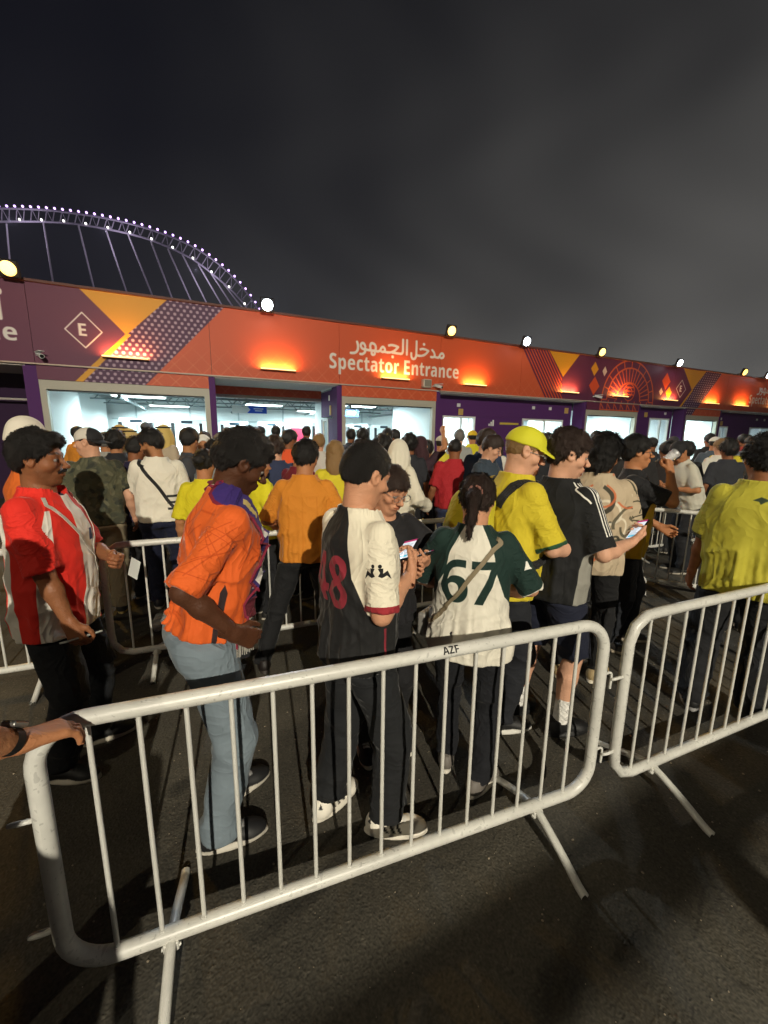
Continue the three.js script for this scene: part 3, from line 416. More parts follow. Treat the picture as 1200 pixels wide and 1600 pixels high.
function makeBarrier(fine) {
  const g = new THREE.Group(), m = M.barrier, r = 0.0255;
  const fr = new THREE.TubeGeometry(roundLoop(BL, BY0, BY1, 0.135), fine ? 220 : 70, r, fine ? 16 : 8, true), u = fr.attributes.uv; for (let i = 0; i < u.count; i++) u.setXY(i, u.getX(i) * 5, u.getY(i) * 0.14);
  part('frame', fr, m, g);
  const bar = new THREE.CylinderGeometry(0.0078, 0.0078, BY1 - BY0 - 0.03, fine ? 10 : 6), weld = new THREE.TorusGeometry(0.0085, 0.003, 6, 12).rotateX(Math.PI / 2);
  for (let i = 0; i < 15; i++) { const b = part('bar', bar, m, g); b.position.set(0.135 + i * 0.13, (BY0 + BY1) / 2, 0); if (fine) for (const y of [BY1 - 0.0235, BY0 + 0.0235]) { const w = part('weld', weld, m, b); w.position.set(0, y - (BY0 + BY1) / 2, 0); } }
  for (const x of [0.135 + 1.2 * 0.13, 0.135 + 12.8 * 0.13]) { // a bent foot under the lower tube on both sides
    const foot = part('foot', merge([tube([[x, BY0 - 0.012, 0.0], [x, 0.112, 0.045], [x, 0.065, 0.17], [x, 0.014, 0.285], [x, 0.010, 0.31]], 0.0175, 20, 10), tube([[x, BY0 - 0.012, 0.0], [x, 0.112, -0.045], [x, 0.065, -0.17], [x, 0.014, -0.285], [x, 0.010, -0.31]], 0.0175, 20, 10)]), m, g);
    part('plate', merge([rbox(0.05, 0.035, 0.06, 0.006, x, BY0 - 0.026, 0), rod(V(x - 0.03, BY0 - 0.03, 0.02), V(x + 0.03, BY0 - 0.03, 0.02), 0.006)]), m, foot);
  }
  for (const y of [0.70, 0.30]) { // coupling loops on the left post, hooks on the right
    part('coupling_loop', new THREE.TorusGeometry(0.024, 0.006, 8, 18).scale(1.25, 0.62, 1.2).rotateX(0.9).translate(-0.05, y, 0), m, g);
    part('coupling_hook', tube([[BL + 0.018, y + 0.03, 0], [BL + 0.06, y + 0.032, 0], [BL + 0.068, y + 0.02, 0], [BL + 0.068, y - 0.05, 0]], 0.0065, 14, 6), m, g);
  }
  return g;
}
const nearBarrier = makeBarrier(true), farBarrier = makeBarrier(false);
const usedBarrier = new Set();
function barrier(x, z, a, label, near = false, group = null) {
  const s = near ? nearBarrier : farBarrier, o = usedBarrier.has(s) ? s.clone() : s; usedBarrier.add(s);
  o.position.set(x, 0, z); o.rotation.y = a; return place(o, 'crowd_barrier', label, 'barrier', group);
}
const B1 = { x: -0.98, z: -0.985, a: 0.341 };
const first = barrier(B1.x, B1.z, B1.a, 'white steel crowd barrier in front with black letters on its top tube', true);
{ // black stamped letters on the top tube, wrapped round it
  const { FontLoader } = await import('three/addons/loaders/FontLoader.js'), { TextGeometry } = await import('three/addons/geometries/TextGeometry.js');
  const font = await new FontLoader().loadAsync('fonts/droid/droid_sans_bold.typeface.json');
  const { TessellateModifier } = await import('three/addons/modifiers/TessellateModifier.js');
  const t = new TessellateModifier(0.004, 8).modify(new TextGeometry('AZF', { font, size: 0.029, depth: 0.001, curveSegments: 4 })), p = t.attributes.position;
  for (let i = 0; i < p.count; i++) { const a = (p.getY(i) - 0.006) / 0.0255 + 0.34, r = 0.0257 + p.getZ(i) * 0.6; p.setXYZ(i, p.getX(i), BY1 + r * Math.sin(a), r * Math.cos(a)); }
  t.computeVertexNormals(); part('lettering', t, M.black, first).position.x = 1.275;
}
barrier(1.15, -1.735, 0.385, 'white steel crowd barrier coupled to the right of the lettered one');
const ROWS = 'barriers of the second queue lane';
barrier(-2.06, -2.83, 0.39, 'grey-white crowd barrier behind the man in the orange scarf, its left corner in view');
barrier(-0.09, -3.64, 0.39, 'white crowd barrier behind the phone users, one splayed foot in view');
barrier(-4.13, -2.02, 0.39, 'crowd barrier at the far left, mostly behind the man in red and white stripes');
barrier(-1.05, -6.25, 0.36, 'white crowd barrier with rounded end before the small man in orange');
barrier(2.95, -4.85, -0.52 + 0.0, 'white crowd barrier beyond the drinking man, running away to the right');
barrier(3.55, -5.9, 0.42, 'white crowd barrier behind the leaning arm on the right, middle one of three');
barrier(4.35, -7.3, 0.42, 'farthest white crowd barrier right of the drinking man');
barrier(1.05, -6.9, -1.2, 'crowd barrier seen end-on between the red shirt and the small orange shirt');
barrier(4.9, -5.55, 0.5, 'white crowd barrier right of the drinking man, second of the cluster');
barrier(3.3, -6.7, 0.3, 'white crowd barrier deep in the crowd behind the man in the black cap');
barrier(5.9, -8.3, 0.42, 'white crowd barrier by the lit doorway on the right');
// ---------------------------------------------------------------- people: tapered limbs joined in one distance field, clothes as their own meshes over it
// A figure stands at the origin facing +z, its left is +x; lengths are for 1.75 m and scaled by o.h.
const interp = (t, y) => { if (y <= t[0][0]) return t[0]; for (let i = 1; i < t.length; i++) if (y <= t[i][0]) { const a = t[i - 1], b = t[i], k = (y - a[0]) / (b[0] - a[0]), s = k * k * (3 - 2 * k) * 0.5 + k * 0.5; return [y, a[1] + (b[1] - a[1]) * s, a[2] + (b[2] - a[2]) * s, a[3] + (b[3] - a[3]) * s]; } return t[t.length - 1]; };
// height above the pelvis, half width, depth to the front, depth to the back
const MALE = [[-0.16, 0.155, 0.085, 0.1], [-0.08, 0.168, 0.1, 0.122], [0, 0.165, 0.1, 0.118], [0.1, 0.15, 0.098, 0.098], [0.2, 0.152, 0.108, 0.098], [0.33, 0.172, 0.122, 0.108], [0.42, 0.172, 0.104, 0.11], [0.47, 0.145, 0.078, 0.095], [0.51, 0.095, 0.06, 0.075], [0.55, 0.066, 0.056, 0.062]];
const FEMALE = [[-0.16, 0.16, 0.085, 0.11], [-0.08, 0.178, 0.098, 0.128], [0, 0.172, 0.1, 0.118], [0.1, 0.14, 0.094, 0.092], [0.2, 0.14, 0.105, 0.092], [0.33, 0.155, 0.135, 0.1], [0.42, 0.152, 0.1, 0.1], [0.47, 0.128, 0.074, 0.088], [0.51, 0.085, 0.055, 0.068], [0.55, 0.058, 0.05, 0.056]];
function loftTable(o) { return (o.sex === 'f' ? FEMALE : MALE).map(([y, w, f, b]) => { const belly = Math.exp(-Math.pow((y - 0.1) / 0.16, 2)), up = y > 0.44 ? 0.35 : 1; return [y, w * (1 + o.fat * 0.42 * up), f * (1 + o.fat * 0.35 * up) + o.fat * 0.12 * belly, b * (1 + o.fat * 0.38 * up)]; }); }
function loft(T, inv, grow, hang, y0) {                               // torso field in the body frame; inv: body -> chest; grow: added outside; hang: cloth falls from the chest
  const n = 64, a = T[0][0] - 0.9, b = 0.62, W = new Float32Array(n * 3);
  let mw = 0, mf = 0, mb = 0;
  for (let i = n - 1; i >= 0; i--) { const y = a + (b - a) * i / (n - 1); let [, w, f, k] = interp(T, Math.max(y, T[0][0])); w += grow; f += grow; k += grow; if (y < 0.38) { mw = Math.max(mw * 0.9985, w); mf = Math.max(mf * 0.997, f); mb = Math.max(mb * 0.997, k); w = lerp(w, mw, hang); f = lerp(f, mf, hang); k = lerp(k, mb, hang); } W[i * 3] = w; W[i * 3 + 1] = f; W[i * 3 + 2] = k; }
  const e = inv.elements;
  return (x, y, z) => {
    const X = e[0] * x + e[4] * y + e[8] * z + e[12], Y = e[1] * x + e[5] * y + e[9] * z + e[13], Z = e[2] * x + e[6] * y + e[10] * z + e[14];
    let t = (Y - a) / (b - a) * (n - 1); t = t < 0 ? 0 : t > n - 1.001 ? n - 1.001 : t; const i = t | 0, k = t - i;
    const w = W[i * 3] + (W[i * 3 + 3] - W[i * 3]) * k, d = Z > 0 ? W[i * 3 + 1] + (W[i * 3 + 4] - W[i * 3 + 1]) * k : W[i * 3 + 2] + (W[i * 3 + 5] - W[i * 3 + 2]) * k;
    const px = Math.abs(X) / w, pz = Math.abs(Z) / d, q = Math.pow(Math.pow(px, 2.3) + Math.pow(pz, 2.3), 1 / 2.3);
    const side = (q - 1) * (px > pz ? lerp(d, w, 0.6) : d), cap = Math.max(Y - 0.56, y0 - Y);
    return cap > 0 ? Math.max(side, cap) : side;
  };
}
function ik(a, c, l1, l2, pole) {                                      // middle joint of a two-bone limb; returns [middle, end]
  const d = c.clone().sub(a); let L = d.length(); const mx = (l1 + l2) * 0.999; if (L > mx) { d.multiplyScalar(mx / L); L = mx; } if (L < 0.12) { d.setLength(0.12); L = 0.12; }
  const u = d.clone().normalize(), k = (L * L + l1 * l1 - l2 * l2) / (2 * L), h = Math.sqrt(Math.max(0, l1 * l1 - k * k)), p = pole.clone().addScaledVector(u, -pole.dot(u)).normalize();
  return [a.clone().addScaledVector(u, k).addScaledVector(p, h), a.clone().add(d)];
}
const frameOf = (up, front) => { const y = up.clone().normalize(), z = front.clone().addScaledVector(y, -front.dot(y)).normalize(), x = y.clone().cross(z); return new THREE.Matrix4().makeBasis(x, y, z); };
function headField(o) {                                                // head in its own frame: origin between the ears, y up, face to +z
  const w = 1 + (o.fat || 0) * 0.12, skull = egg(0, 0.032, -0.014, 0.073 * w, 0.087, 0.093), face = egg(0, -0.022, 0.016, 0.060 * w, 0.082, 0.060), jaw = cone(V(0, -0.060, 0.014), V(0, -0.092, 0.056), 0.046 * w, 0.024), jl = cone(V(0.050 * w, -0.035, -0.004), V(0.022, -0.090, 0.045), 0.019, 0.019), jr = cone(V(-0.050 * w, -0.035, -0.004), V(-0.022, -0.090, 0.045), 0.019, 0.019);
  const bridge = cone(V(0, 0.014, 0.078), V(0, -0.022, 0.104), 0.0075, 0.0105), tip = egg(0, -0.026, 0.105, 0.0125, 0.0105, 0.0125), brow = cone(V(-0.036, 0.028, 0.068), V(0.036, 0.028, 0.068), 0.013, 0.013), mouth = egg(0, -0.058, 0.068, 0.034, 0.024, 0.022), lipU = cone(V(-0.018, -0.0515, 0.0855), V(0.018, -0.0515, 0.0855), 0.0062, 0.0062), lipD = cone(V(-0.014, -0.0645, 0.0835), V(0.014, -0.0645, 0.0835), 0.0072, 0.0072), chin2 = o.fat > 0.3 ? egg(0, -0.106, 0.012, 0.052, 0.028, 0.048) : null;
  return (x, y, z) => {
    const ax = Math.abs(x);
    let d = smin(skull(x, y, z), face(x, y, z), 0.03); d = smin(d, jaw(x, y, z), 0.022); d = smin(d, x > 0 ? jl(x, y, z) : jr(x, y, z), 0.02); if (chin2) d = smin(d, chin2(x, y, z), 0.025);
    d = smin(d, Math.hypot(ax - 0.040 * w, y + 0.022, z - 0.050) - 0.024, 0.02);
    d = smin(d, brow(x, y, z), 0.014); d = smin(d, mouth(x, y, z), 0.016);
    d = smax(d, -(Math.hypot(ax - 0.031, (y - 0.008) * 1.1, z - 0.0945) - 0.0165), 0.012);
    d = smin(d, Math.hypot(ax - 0.031, (y - 0.0125) * 1.2, z - 0.0705) - 0.0122, 0.003);
    d = smin(d, bridge(x, y, z), 0.010); d = smin(d, tip(x, y, z), 0.008); d = smin(d, Math.hypot(ax - 0.0125, y + 0.030, z - 0.0945) - 0.0078, 0.005);
    d = smin(d, lipU(x, y, z), 0.004); d = smin(d, lipD(x, y, z), 0.004);
    const ex = ax - 0.076 * w, ey = y - 0.004, ez = z + 0.008 + y * 0.18, e = Math.hypot(ex / 0.011, ey / 0.032, ez / 0.021), ear = (e - 1) * 0.011, con = Math.hypot(ax - 0.089 * w, y - 0.002, z + 0.003) - 0.0125;
    return smin(d, smax(ear, -con, 0.006), 0.006);
  };
}
function hairField(o) {                                                // hair in the head frame
  const h = o.hair, t = h.t ?? 0.016, top = h.top ?? t, skull = egg(0, 0.032, -0.014, 0.074 * (1 + (o.fat || 0) * 0.09) + t * 0.8, 0.088 + top, 0.096 + t * 0.9), sd = h.seed ?? 1, amp = h.amp ?? 0.006, fr = h.front ?? 0.062;
  const extra = [];
  if (h.style === 'pony') { extra.push(cone(V(0, 0.03, -0.10), V(0, 0.0, -0.148), 0.024, 0.03), cone(V(0, 0.0, -0.148), V(0.005, -0.11, -0.128), 0.03, 0.022), cone(V(0.005, -0.11, -0.128), V(0.01, -0.19, -0.115), 0.022, 0.008)); }
  if (h.style === 'bun') extra.push(egg(0, 0.03, -0.125, 0.045, 0.042, 0.04));
  if (h.style === 'long') extra.push(egg(0, -0.08, -0.06, 0.088, 0.17, 0.055), cone(V(0.06, -0.03, -0.03), V(0.065, -0.2, -0.03), 0.03, 0.02), cone(V(-0.06, -0.03, -0.03), V(-0.065, -0.2, -0.03), 0.03, 0.02));
  if (h.style === 'mid') extra.push(egg(0, -0.03, -0.055, 0.09, 0.1, 0.06));
  return (x, y, z) => {
    const hl = z > 0.02 ? lerp(-0.002, fr, clamp((z - 0.02) / 0.055, 0, 1)) : z > -0.05 ? lerp(-0.028, -0.002, (z + 0.05) / 0.07) + (Math.abs(x) > 0.06 && z > -0.03 && z < 0.02 ? 0.022 : 0) : h.nape ?? -0.062;
    const n = noise(x * 38 + sd * 9, y * 26, z * 30 + sd) * amp + noise(x * 90, y * 50 + sd * 5, z * 80) * amp * 0.55 + (h.curl ? noise(x * 75 + sd, y * 75, z * 75) * h.curl : 0);
    let d = skull(x, y, z) - n - (h.quiff ? h.quiff * sstep(z, 0.02, 0.09) * sstep(y, 0.05, 0.1) : 0);
    d = smax(d, (hl + n * 1.2 - y) * 0.8, 0.012);
    for (const e of extra) d = smin(d, e(x, y, z) - n * 0.8, 0.02);
    return d;
  };
}
function tufts(geo, n, h) {                                           // many short locks over a hair shell
  const g = geo.toNonIndexed(), p = g.attributes.position, nr = g.attributes.normal, T = p.count / 3, cum = new Float32Array(T), a = V(0, 0, 0), b = V(0, 0, 0), c = V(0, 0, 0), pos = [], nor = [], uv = []; let s = 0;
  for (let t = 0; t < T; t++) { a.fromBufferAttribute(p, t * 3); b.fromBufferAttribute(p, t * 3 + 1).sub(a); c.fromBufferAttribute(p, t * 3 + 2).sub(a); s += b.cross(c).length(); cum[t] = s; }
  const curl = h.curl ? 1 : 0, len = h.len ?? clamp((h.t ?? 0.016) * 1.5, 0.008, 0.036);
  for (let i = 0; i < n; i++) {
    const r = rnd() * s; let lo = 0, hi = T - 1; while (lo < hi) { const m = (lo + hi) >> 1; if (cum[m] < r) lo = m + 1; else hi = m; }
    let u = rnd(), v = rnd(); if (u + v > 1) { u = 1 - u; v = 1 - v; } const w = 1 - u - v, P = V(0, 0, 0), N = V(0, 0, 0);
    for (const [k, q] of [[0, w], [1, u], [2, v]]) { P.addScaledVector(a.fromBufferAttribute(p, lo * 3 + k), q); N.addScaledVector(b.fromBufferAttribute(nr, lo * 3 + k), q); } N.normalize();
    const f = h.style === 'short' || !h.style ? V(P.x * 4, P.y > 0.07 ? 0.1 : -1.1, P.z > 0.02 && P.y > 0.05 ? 0.9 : -0.25) : V(P.x * 2, -1.2, -0.5); f.x += (rnd() - 0.5) * (0.7 + 2 * curl); f.y += (rnd() - 0.5) * (0.5 + 2 * curl); f.z += (rnd() - 0.5) * (0.7 + 2 * curl);
    f.addScaledVector(N, -f.dot(N)).normalize(); const D = f.addScaledVector(N, 0.34 + 0.5 * curl + 0.34 * rnd()).normalize(), side = D.clone().cross(N).normalize().multiplyScalar(0.0014 + 0.001 * rnd()), L = len * (0.6 + 0.8 * rnd());
    const p0 = P.clone().addScaledVector(N, -0.003), p1 = p0.clone().addScaledVector(D, L * 0.55), p2 = p1.clone().addScaledVector(D, L * 0.45).addScaledVector(N, -L * 0.18);
    for (const q of [p0.clone().sub(side), p0.clone().add(side), p1.clone().add(side), p0.clone().sub(side), p1.clone().add(side), p1.clone().sub(side), p1.clone().sub(side), p1.clone().add(side), p2]) { pos.push(q.x, q.y, q.z); nor.push(N.x, N.y, N.z); uv.push(q.x * 3, q.y * 3); }
  }
  const k = new THREE.BufferGeometry(); k.setAttribute('position', new THREE.Float32BufferAttribute(pos, 3)); k.setAttribute('normal', new THREE.Float32BufferAttribute(nor, 3)); k.setAttribute('uv', new THREE.Float32BufferAttribute(uv, 2));
  return mergeGeometries([g, k]);
}
const handCache = new Map();
function handGeo(s, curl, thumb, cell) {                               // hand in its own frame: wrist at the origin, fingers +y, palm faces +z, thumb towards s
  const key = [s, curl, thumb, cell].join(); if (handCache.has(key)) return handCache.get(key);
  const palm = [], chains = [], X = [0.028, 0.0095, -0.0095, -0.027], Ln = [0.070, 0.079, 0.073, 0.057];
  for (let i = 0; i < 4; i++) {
    palm.push(cone(V(s * X[i] * 0.55, 0.0, 0), V(s * X[i], 0.088 - Math.abs(i - 1.2) * 0.004, 0), 0.017, 0.0125));
    let p = V(s * X[i], 0.088 - Math.abs(i - 1.2) * 0.004, 0), a = 0; const seg = [0.46, 0.31, 0.23], rr = [0.0098, 0.0088, 0.0078, 0.0066], spread = X[i] * 1.6 * (1 - curl) * s;
    for (let j = 0; j < 3; j++) { a += curl * [1.15, 1.45, 0.9][j] + 0.06; const q = p.clone().add(V(Math.sin(spread) * Ln[i] * seg[j] * Math.cos(a), Math.cos(a) * Ln[i] * seg[j], Math.sin(a) * Ln[i] * seg[j])); chains.push([cone(p, q, rr[j], rr[j + 1]), i]); p = q; }
  }
  const t0 = V(s * 0.02, 0.022, 0.006), t1 = V(s * lerp(0.05, 0.036, thumb), 0.05, lerp(0.012, 0.032, thumb)), t2 = t1.clone().add(V(s * lerp(0.016, -0.012, thumb), 0.027, lerp(0.004, 0.014, thumb))), t3 = t2.clone().add(V(s * lerp(0.006, -0.014, thumb), 0.024, 0.004));
  const th = [cone(t0, t1, 0.016, 0.0125), cone(t1, t2, 0.0118, 0.0098), cone(t2, t3, 0.0098, 0.0076)], stub = cone(V(0, -0.05, 0), V(0, 0.005, 0), 0.0275, 0.0235);
  const f = (x, y, z) => { let d = palm[0](x, y, z); for (let i = 1; i < 4; i++) d = smin(d, palm[i](x, y, z), 0.012); d = smin(d, stub(x * 0.9, y, z * 1.15), 0.02); let g = 9; for (let i = 0; i < 4; i++) { const c = smin(smin(chains[i * 3][0](x, y, z), chains[i * 3 + 1][0](x, y, z), 0.003), chains[i * 3 + 2][0](x, y, z), 0.003); g = Math.min(g, c); } d = smin(d, g, 0.006); let t = smin(smin(th[0](x, y, z), th[1](x, y, z), 0.006), th[2](x, y, z), 0.004); return smin(d, t, 0.010); };
  const g = net(f, [-0.08, -0.055, -0.05], [0.08, 0.185, 0.10], cell); handCache.set(key, g); return g;
}
function shoeGeo(o, cell) {                                            // shoe in the foot frame: ankle above the origin, toes to +z
  const heel = egg(0, 0.045, -0.045, 0.041, 0.055, 0.05), mid = cone(V(0, 0.05, -0.03), V(0, 0.032, 0.10), 0.04, 0.036), toe = egg(0, 0.026, 0.125, 0.048, 0.036, 0.062), col = cone(V(0, 0.06, -0.035), V(0, 0.105, -0.03), 0.036, 0.038), sole = egg(0, 0.008, 0.045, 0.05, 0.03, 0.148);
  return net((x, y, z) => { let d = smin(smin(heel(x, y, z), mid(x, y, z), 0.03), toe(x, y, z), 0.035); d = smin(d, smax(col(x, y, z), y - 0.105 - z * 0.2, 0.004), 0.02); if (z > 0.0 && z < 0.11 && Math.abs(x) < 0.022) d += 0.0018 * Math.cos(z * 260); d = Math.min(d, smax(sole(x, y, z), y - 0.026, 0.006)); return smax(d, -y, 0.006); }, [-0.07, -0.01, -0.12], [0.07, 0.13, 0.21], cell);
}
// charts of a printed shirt: back, front, left sleeve, right sleeve
const CW = 0.66;
function shirtUV(geo, P) {
  const g = geo.toNonIndexed(), p = g.attributes.position, uv = new Float32Array(p.count * 2), v = V(0, 0, 0), c = V(0, 0, 0);
  for (let t = 0; t < p.count; t += 3) {
    c.set(0, 0, 0); for (let k = 0; k < 3; k++) c.add(v.fromBufferAttribute(p, t + k)); c.divideScalar(3);
    let arm = null; for (const A of P.arms) { const d = A.field(c.x, c.y, c.z); if (d < P.torso(c.x, c.y, c.z) - 0.012 && (!arm || d < arm.d)) arm = { d, A }; }
    const front = c.clone().applyMatrix4(P.inv).z > 0;
    for (let k = 0; k < 3; k++) {
      v.fromBufferAttribute(p, t + k); let a, b;
      if (arm) { const A = arm.A, q = v.clone().sub(A.a), u = A.b.clone().sub(A.a), L = u.length(); u.normalize(); const al = clamp(q.dot(u) / (L * A.len), 0, 1); q.addScaledVector(u, -q.dot(u)); const s = A.out.clone().addScaledVector(u, -A.out.dot(u)).normalize(), f = s.clone().cross(u), ang = clamp(Math.atan2(q.dot(f), q.dot(s)) / (2 * Math.PI) + 0.5, 0.01, 0.99); a = (A.s > 0 ? 0 : 0.5) + ang * 0.5; b = 0.5 * (1 - al * 0.98 - 0.01); }
      else { v.applyMatrix4(P.inv); const ph = Math.atan2(v.x, (front ? 1 : -1) * v.z * 1.5), X = clamp(ph * 0.18 * (1 + P.fat * 0.42), -CW / 2, CW / 2); a = front ? 0.5 + 0.5 * (0.5 + X / CW) : 0.5 * (0.5 - X / CW); b = 0.5 + 0.5 * clamp((v.y + 0.3) / 0.9, 0.002, 0.998); }
      uv[(t + k) * 2] = a; uv[(t + k) * 2 + 1] = b;
    }
  }
  g.setAttribute('uv', new THREE.BufferAttribute(uv, 2)); return g;
}
// canvas for such a shirt. draw.back / draw.front(ctx): metres, x to the viewer's right, y up from the pelvis; draw.sleeve(ctx, side): unit square, y up from the cuff
function shirtTex(base, draw, n = 768) {
  return canvasTex(n, n, (c, w, h) => {
    c.fillStyle = base; c.fillRect(0, 0, w, h);
    const q = (x, y, fn, metric) => { c.save(); c.beginPath(); c.rect(x, y, w / 2, h / 2); c.clip(); if (metric) c.setTransform(w / 2 / CW, 0, 0, -h / 2 / 0.9, x + w / 4, y + h / 2 - h / 2 * 0.3 / 0.9); else c.setTransform(w / 2, 0, 0, -h / 2, x, y + h / 2); fn(c); c.restore(); };
    if (draw.back) q(0, 0, draw.back, true); if (draw.front) q(w / 2, 0, draw.front, true);
    if (draw.sleeve) { q(0, h / 2, (k) => draw.sleeve(k, 'left'), false); q(w / 2, h / 2, (k) => draw.sleeve(k, 'right'), false); }
  });
}
const drawText = (c, t, x, y, size, color, sx = 1, weight = 'bold') => { c.save(); c.translate(x, y); c.scale(size / 100 * sx, -size / 100); c.fillStyle = color; c.font = weight + ' 100px sans-serif'; c.textAlign = 'center'; c.fillText(t, 0, 0); c.restore(); };
const QUAL = { near: { body: 0.011, shirt: 0.008, head: 0.0042, hand: 0.004, shoe: 0.006, legs: 0.011 }, mid: { body: 0.016, shirt: 0.014, head: 0.007, hand: 0.006, shoe: 0.010, legs: 0.016 }, far: { body: 0.022, shirt: 0.019, head: 0.010, hand: 0.009, shoe: 0.014, legs: 0.022 } };
const headCache = new Map(), hairCache = new Map(), shoeCache = new Map();
const hairMat = (c) => new THREE.MeshPhysicalMaterial({ color: c, roughness: 0.55, sheen: 0.4, sheenRoughness: 0.4, sheenColor: new THREE.Color('#6a5a50'), bumpMap: rep(clothBump, 9), bumpScale: 0.004 });
const HAIR = { black: hairMat('#14110f'), brown: hairMat('#2c1c14'), light: hairMat('#8a6a40'), grey: hairMat('#6d6a66') };
const skinMats = new Map(), skinBump = rep(grayTex(256, (u, v) => 0.5 + 0.3 * wrapNoise(u, v, 60, 41) + 0.2 * wrapNoise(u, v, 18, 42)), 2), skinRough = rep(grayTex(128, (u, v) => 0.82 + 0.16 * wrapNoise(u, v, 7, 43)), 1);
const skinMat = (hex) => { if (!skinMats.has(hex)) skinMats.set(hex, new THREE.MeshPhysicalMaterial({ color: hex, roughness: 0.62, vertexColors: true, bumpMap: skinBump, bumpScale: 0.0016, roughnessMap: skinRough, specularIntensity: 0.45, sheen: 0.15, sheenColor: new THREE.Color('#ffb090') })); return skinMats.get(hex); };
const eyeGeo = paintVerts(new THREE.SphereGeometry(0.0119, 16, 12), (x, y, z) => (z > 0.0108 ? [0.01, 0.006, 0.005] : z > 0.0094 ? [0.06, 0.03, 0.015] : [0.26, 0.24, 0.22])), eyeMat = new THREE.MeshStandardMaterial({ color: '#ffffff', vertexColors: true, roughness: 0.2 });

function makePerson(o) {
  o = { h: 1.75, q: 'near', fat: 0, lean: 0, side: 0, twist: 0, head: [0, 0, 0], sex: 'm', skin: '#b98563', feet: [[0.1, 0.02, 0.15], [-0.1, 0, -0.15]], ...o };
  const Q = QUAL[o.q], root = new THREE.Group(), pelvis = V(...(o.pelvis ?? [0, 0.95, 0]));
  const C = new THREE.Matrix4().makeTranslation(pelvis).multiply(new THREE.Matrix4().makeRotationFromEuler(new THREE.Euler(o.lean, o.twist, o.side, 'YXZ'))), inv = C.clone().invert(), onChest = (x, y, z) => V(x, y, z).applyMatrix4(C);
  const sw = (o.sex === 'f' ? 0.148 : 0.164) * (1 + o.fat * 0.2), up = V(0, 1, 0).transformDirection(C), T = loftTable(o);
  // arms
  const arm = (s, a) => {
    const sh = onChest(s * sw, 0.455 + (a?.lift ?? 0), -0.012), def = onChest(s * (sw + 0.09 + o.fat * 0.08), -0.05, 0.06), want = a?.hand ? V(...a.hand) : def, [el, wr] = ik(sh, want, 0.285, 0.25, V(...(a?.pole ?? [s * 0.3, -0.1, -1])));
    const fwd = wr.clone().sub(el).normalize(), palm = V(...(a?.palm ?? [-s, 0, 0.1])); return { s, sh, el, wr, hand: fwd.clone().lerp(V(...(a?.point ?? fwd.toArray())), a?.point ? 0.8 : 0).normalize(), palm, curl: a?.curl ?? 0.28, thumb: a?.thumb ?? 0.35 };
  };
  const L = arm(1, o.L), R = arm(-1, o.R), fa = 1 + o.fat * 0.3, fl = 1 + o.fat * 0.25;
  // legs
  const leg = (s, f) => { const hip = pelvis.clone().add(V(s * 0.088 * (1 + o.fat * 0.2), -0.03, 0)), an = V(f[0], 0.085 + (f[3] ?? 0), f[1]), [kn, a] = ik(hip, an, 0.435, 0.415, V(Math.sin(f[2]) + s * 0.05, 0, 1)); return { s, hip, kn, an: a, yaw: f[2], pitch: f[4] ?? 0 }; };
  const legs = [leg(1, o.feet[0]), leg(-1, o.feet[1])];
  // head
  const neck = onChest(0, 0.535, -0.018), hq = new THREE.Quaternion().setFromEuler(new THREE.Euler(o.head[1], o.head[0], o.head[2], 'YXZ')), half = new THREE.Quaternion().slerp(hq, 0.5), hc = neck.clone().add(up.clone().multiplyScalar(0.025)).add(V(0, 0.045, 0.008).applyQuaternion(half)).add(V(0, 0.075, 0.012).applyQuaternion(hq)), hs = o.headSize ?? 1.03, HM = new THREE.Matrix4().compose(hc, hq, V(hs, hs, hs)), hInv = HM.clone().invert();
  // body: torso, limbs, neck as one field; finer grids for head and hands
  const limbs = []; for (const A of [L, R]) limbs.push(cone(A.sh, A.el, 0.047 * fa, 0.037 * fa), cone(A.el, A.el.clone().lerp(A.wr, 0.35), 0.037 * fa, 0.038 * fa), cone(A.el.clone().lerp(A.wr, 0.35), A.wr, 0.038 * fa, 0.0245));
  for (const A of legs) { const calf = A.kn.clone().lerp(A.an, 0.32).add(V(0, 0, -0.015).applyAxisAngle(V(0, 1, 0), A.yaw)); const k = o.trousers && (o.trousers.len ?? 1) >= 1 ? 0.72 : 1; limbs.push(cone(A.hip, A.kn, 0.078 * fl * k, 0.05 * fl * k), cone(A.kn, calf, 0.049 * fl * k, 0.053 * fl * k), cone(calf, A.an, 0.052 * fl * k, 0.034 * k)); }
  const nk = cone(neck.clone().addScaledVector(up, -0.05), HM.elements && V(0, -0.045, -0.022).applyMatrix4(HM), 0.061 * (1 + o.fat * 0.12), 0.054 * (1 + o.fat * 0.16)), trunk = loft(T, inv, -0.014, 0, -0.09), hf = headField(o);
  const bodyF = (x, y, z) => { let d = trunk(x, y, z); d = smin(d, nk(x, y, z) + 0.0016, 0.03); for (const l of limbs) d = smin(d, l(x, y, z), 0.018); return d; };
  const pts = [L.el, L.wr, R.el, R.wr, hc, ...legs.flatMap((l) => [l.kn, l.an])], bb = new THREE.Box3().setFromPoints(pts).union(new THREE.Box3(onChest(0, 0, 0).sub(V(0.33, 0.3, 0.3)), onChest(0, 0.5, 0).add(V(0.33, 0.1, 0.3)))).expandByScalar(0.09);
  const lo = bb.min.toArray(), hi = bb.max.toArray(); hi[1] = Math.max(hi[1] - 0.02, neck.y + 0.09);
  const pieces = [];
  const bodyG = net(bodyF, lo, hi, Q.body); paintVerts(bodyG, () => [1, 1, 1]); pieces.push(bodyG);
  const nkL = (() => { const a = neck.clone().addScaledVector(up, -0.05).applyMatrix4(hInv), b = V(0, -0.045, -0.022); return cone(a, b, 0.061 * (1 + o.fat * 0.12), 0.054 * (1 + o.fat * 0.16)); })();
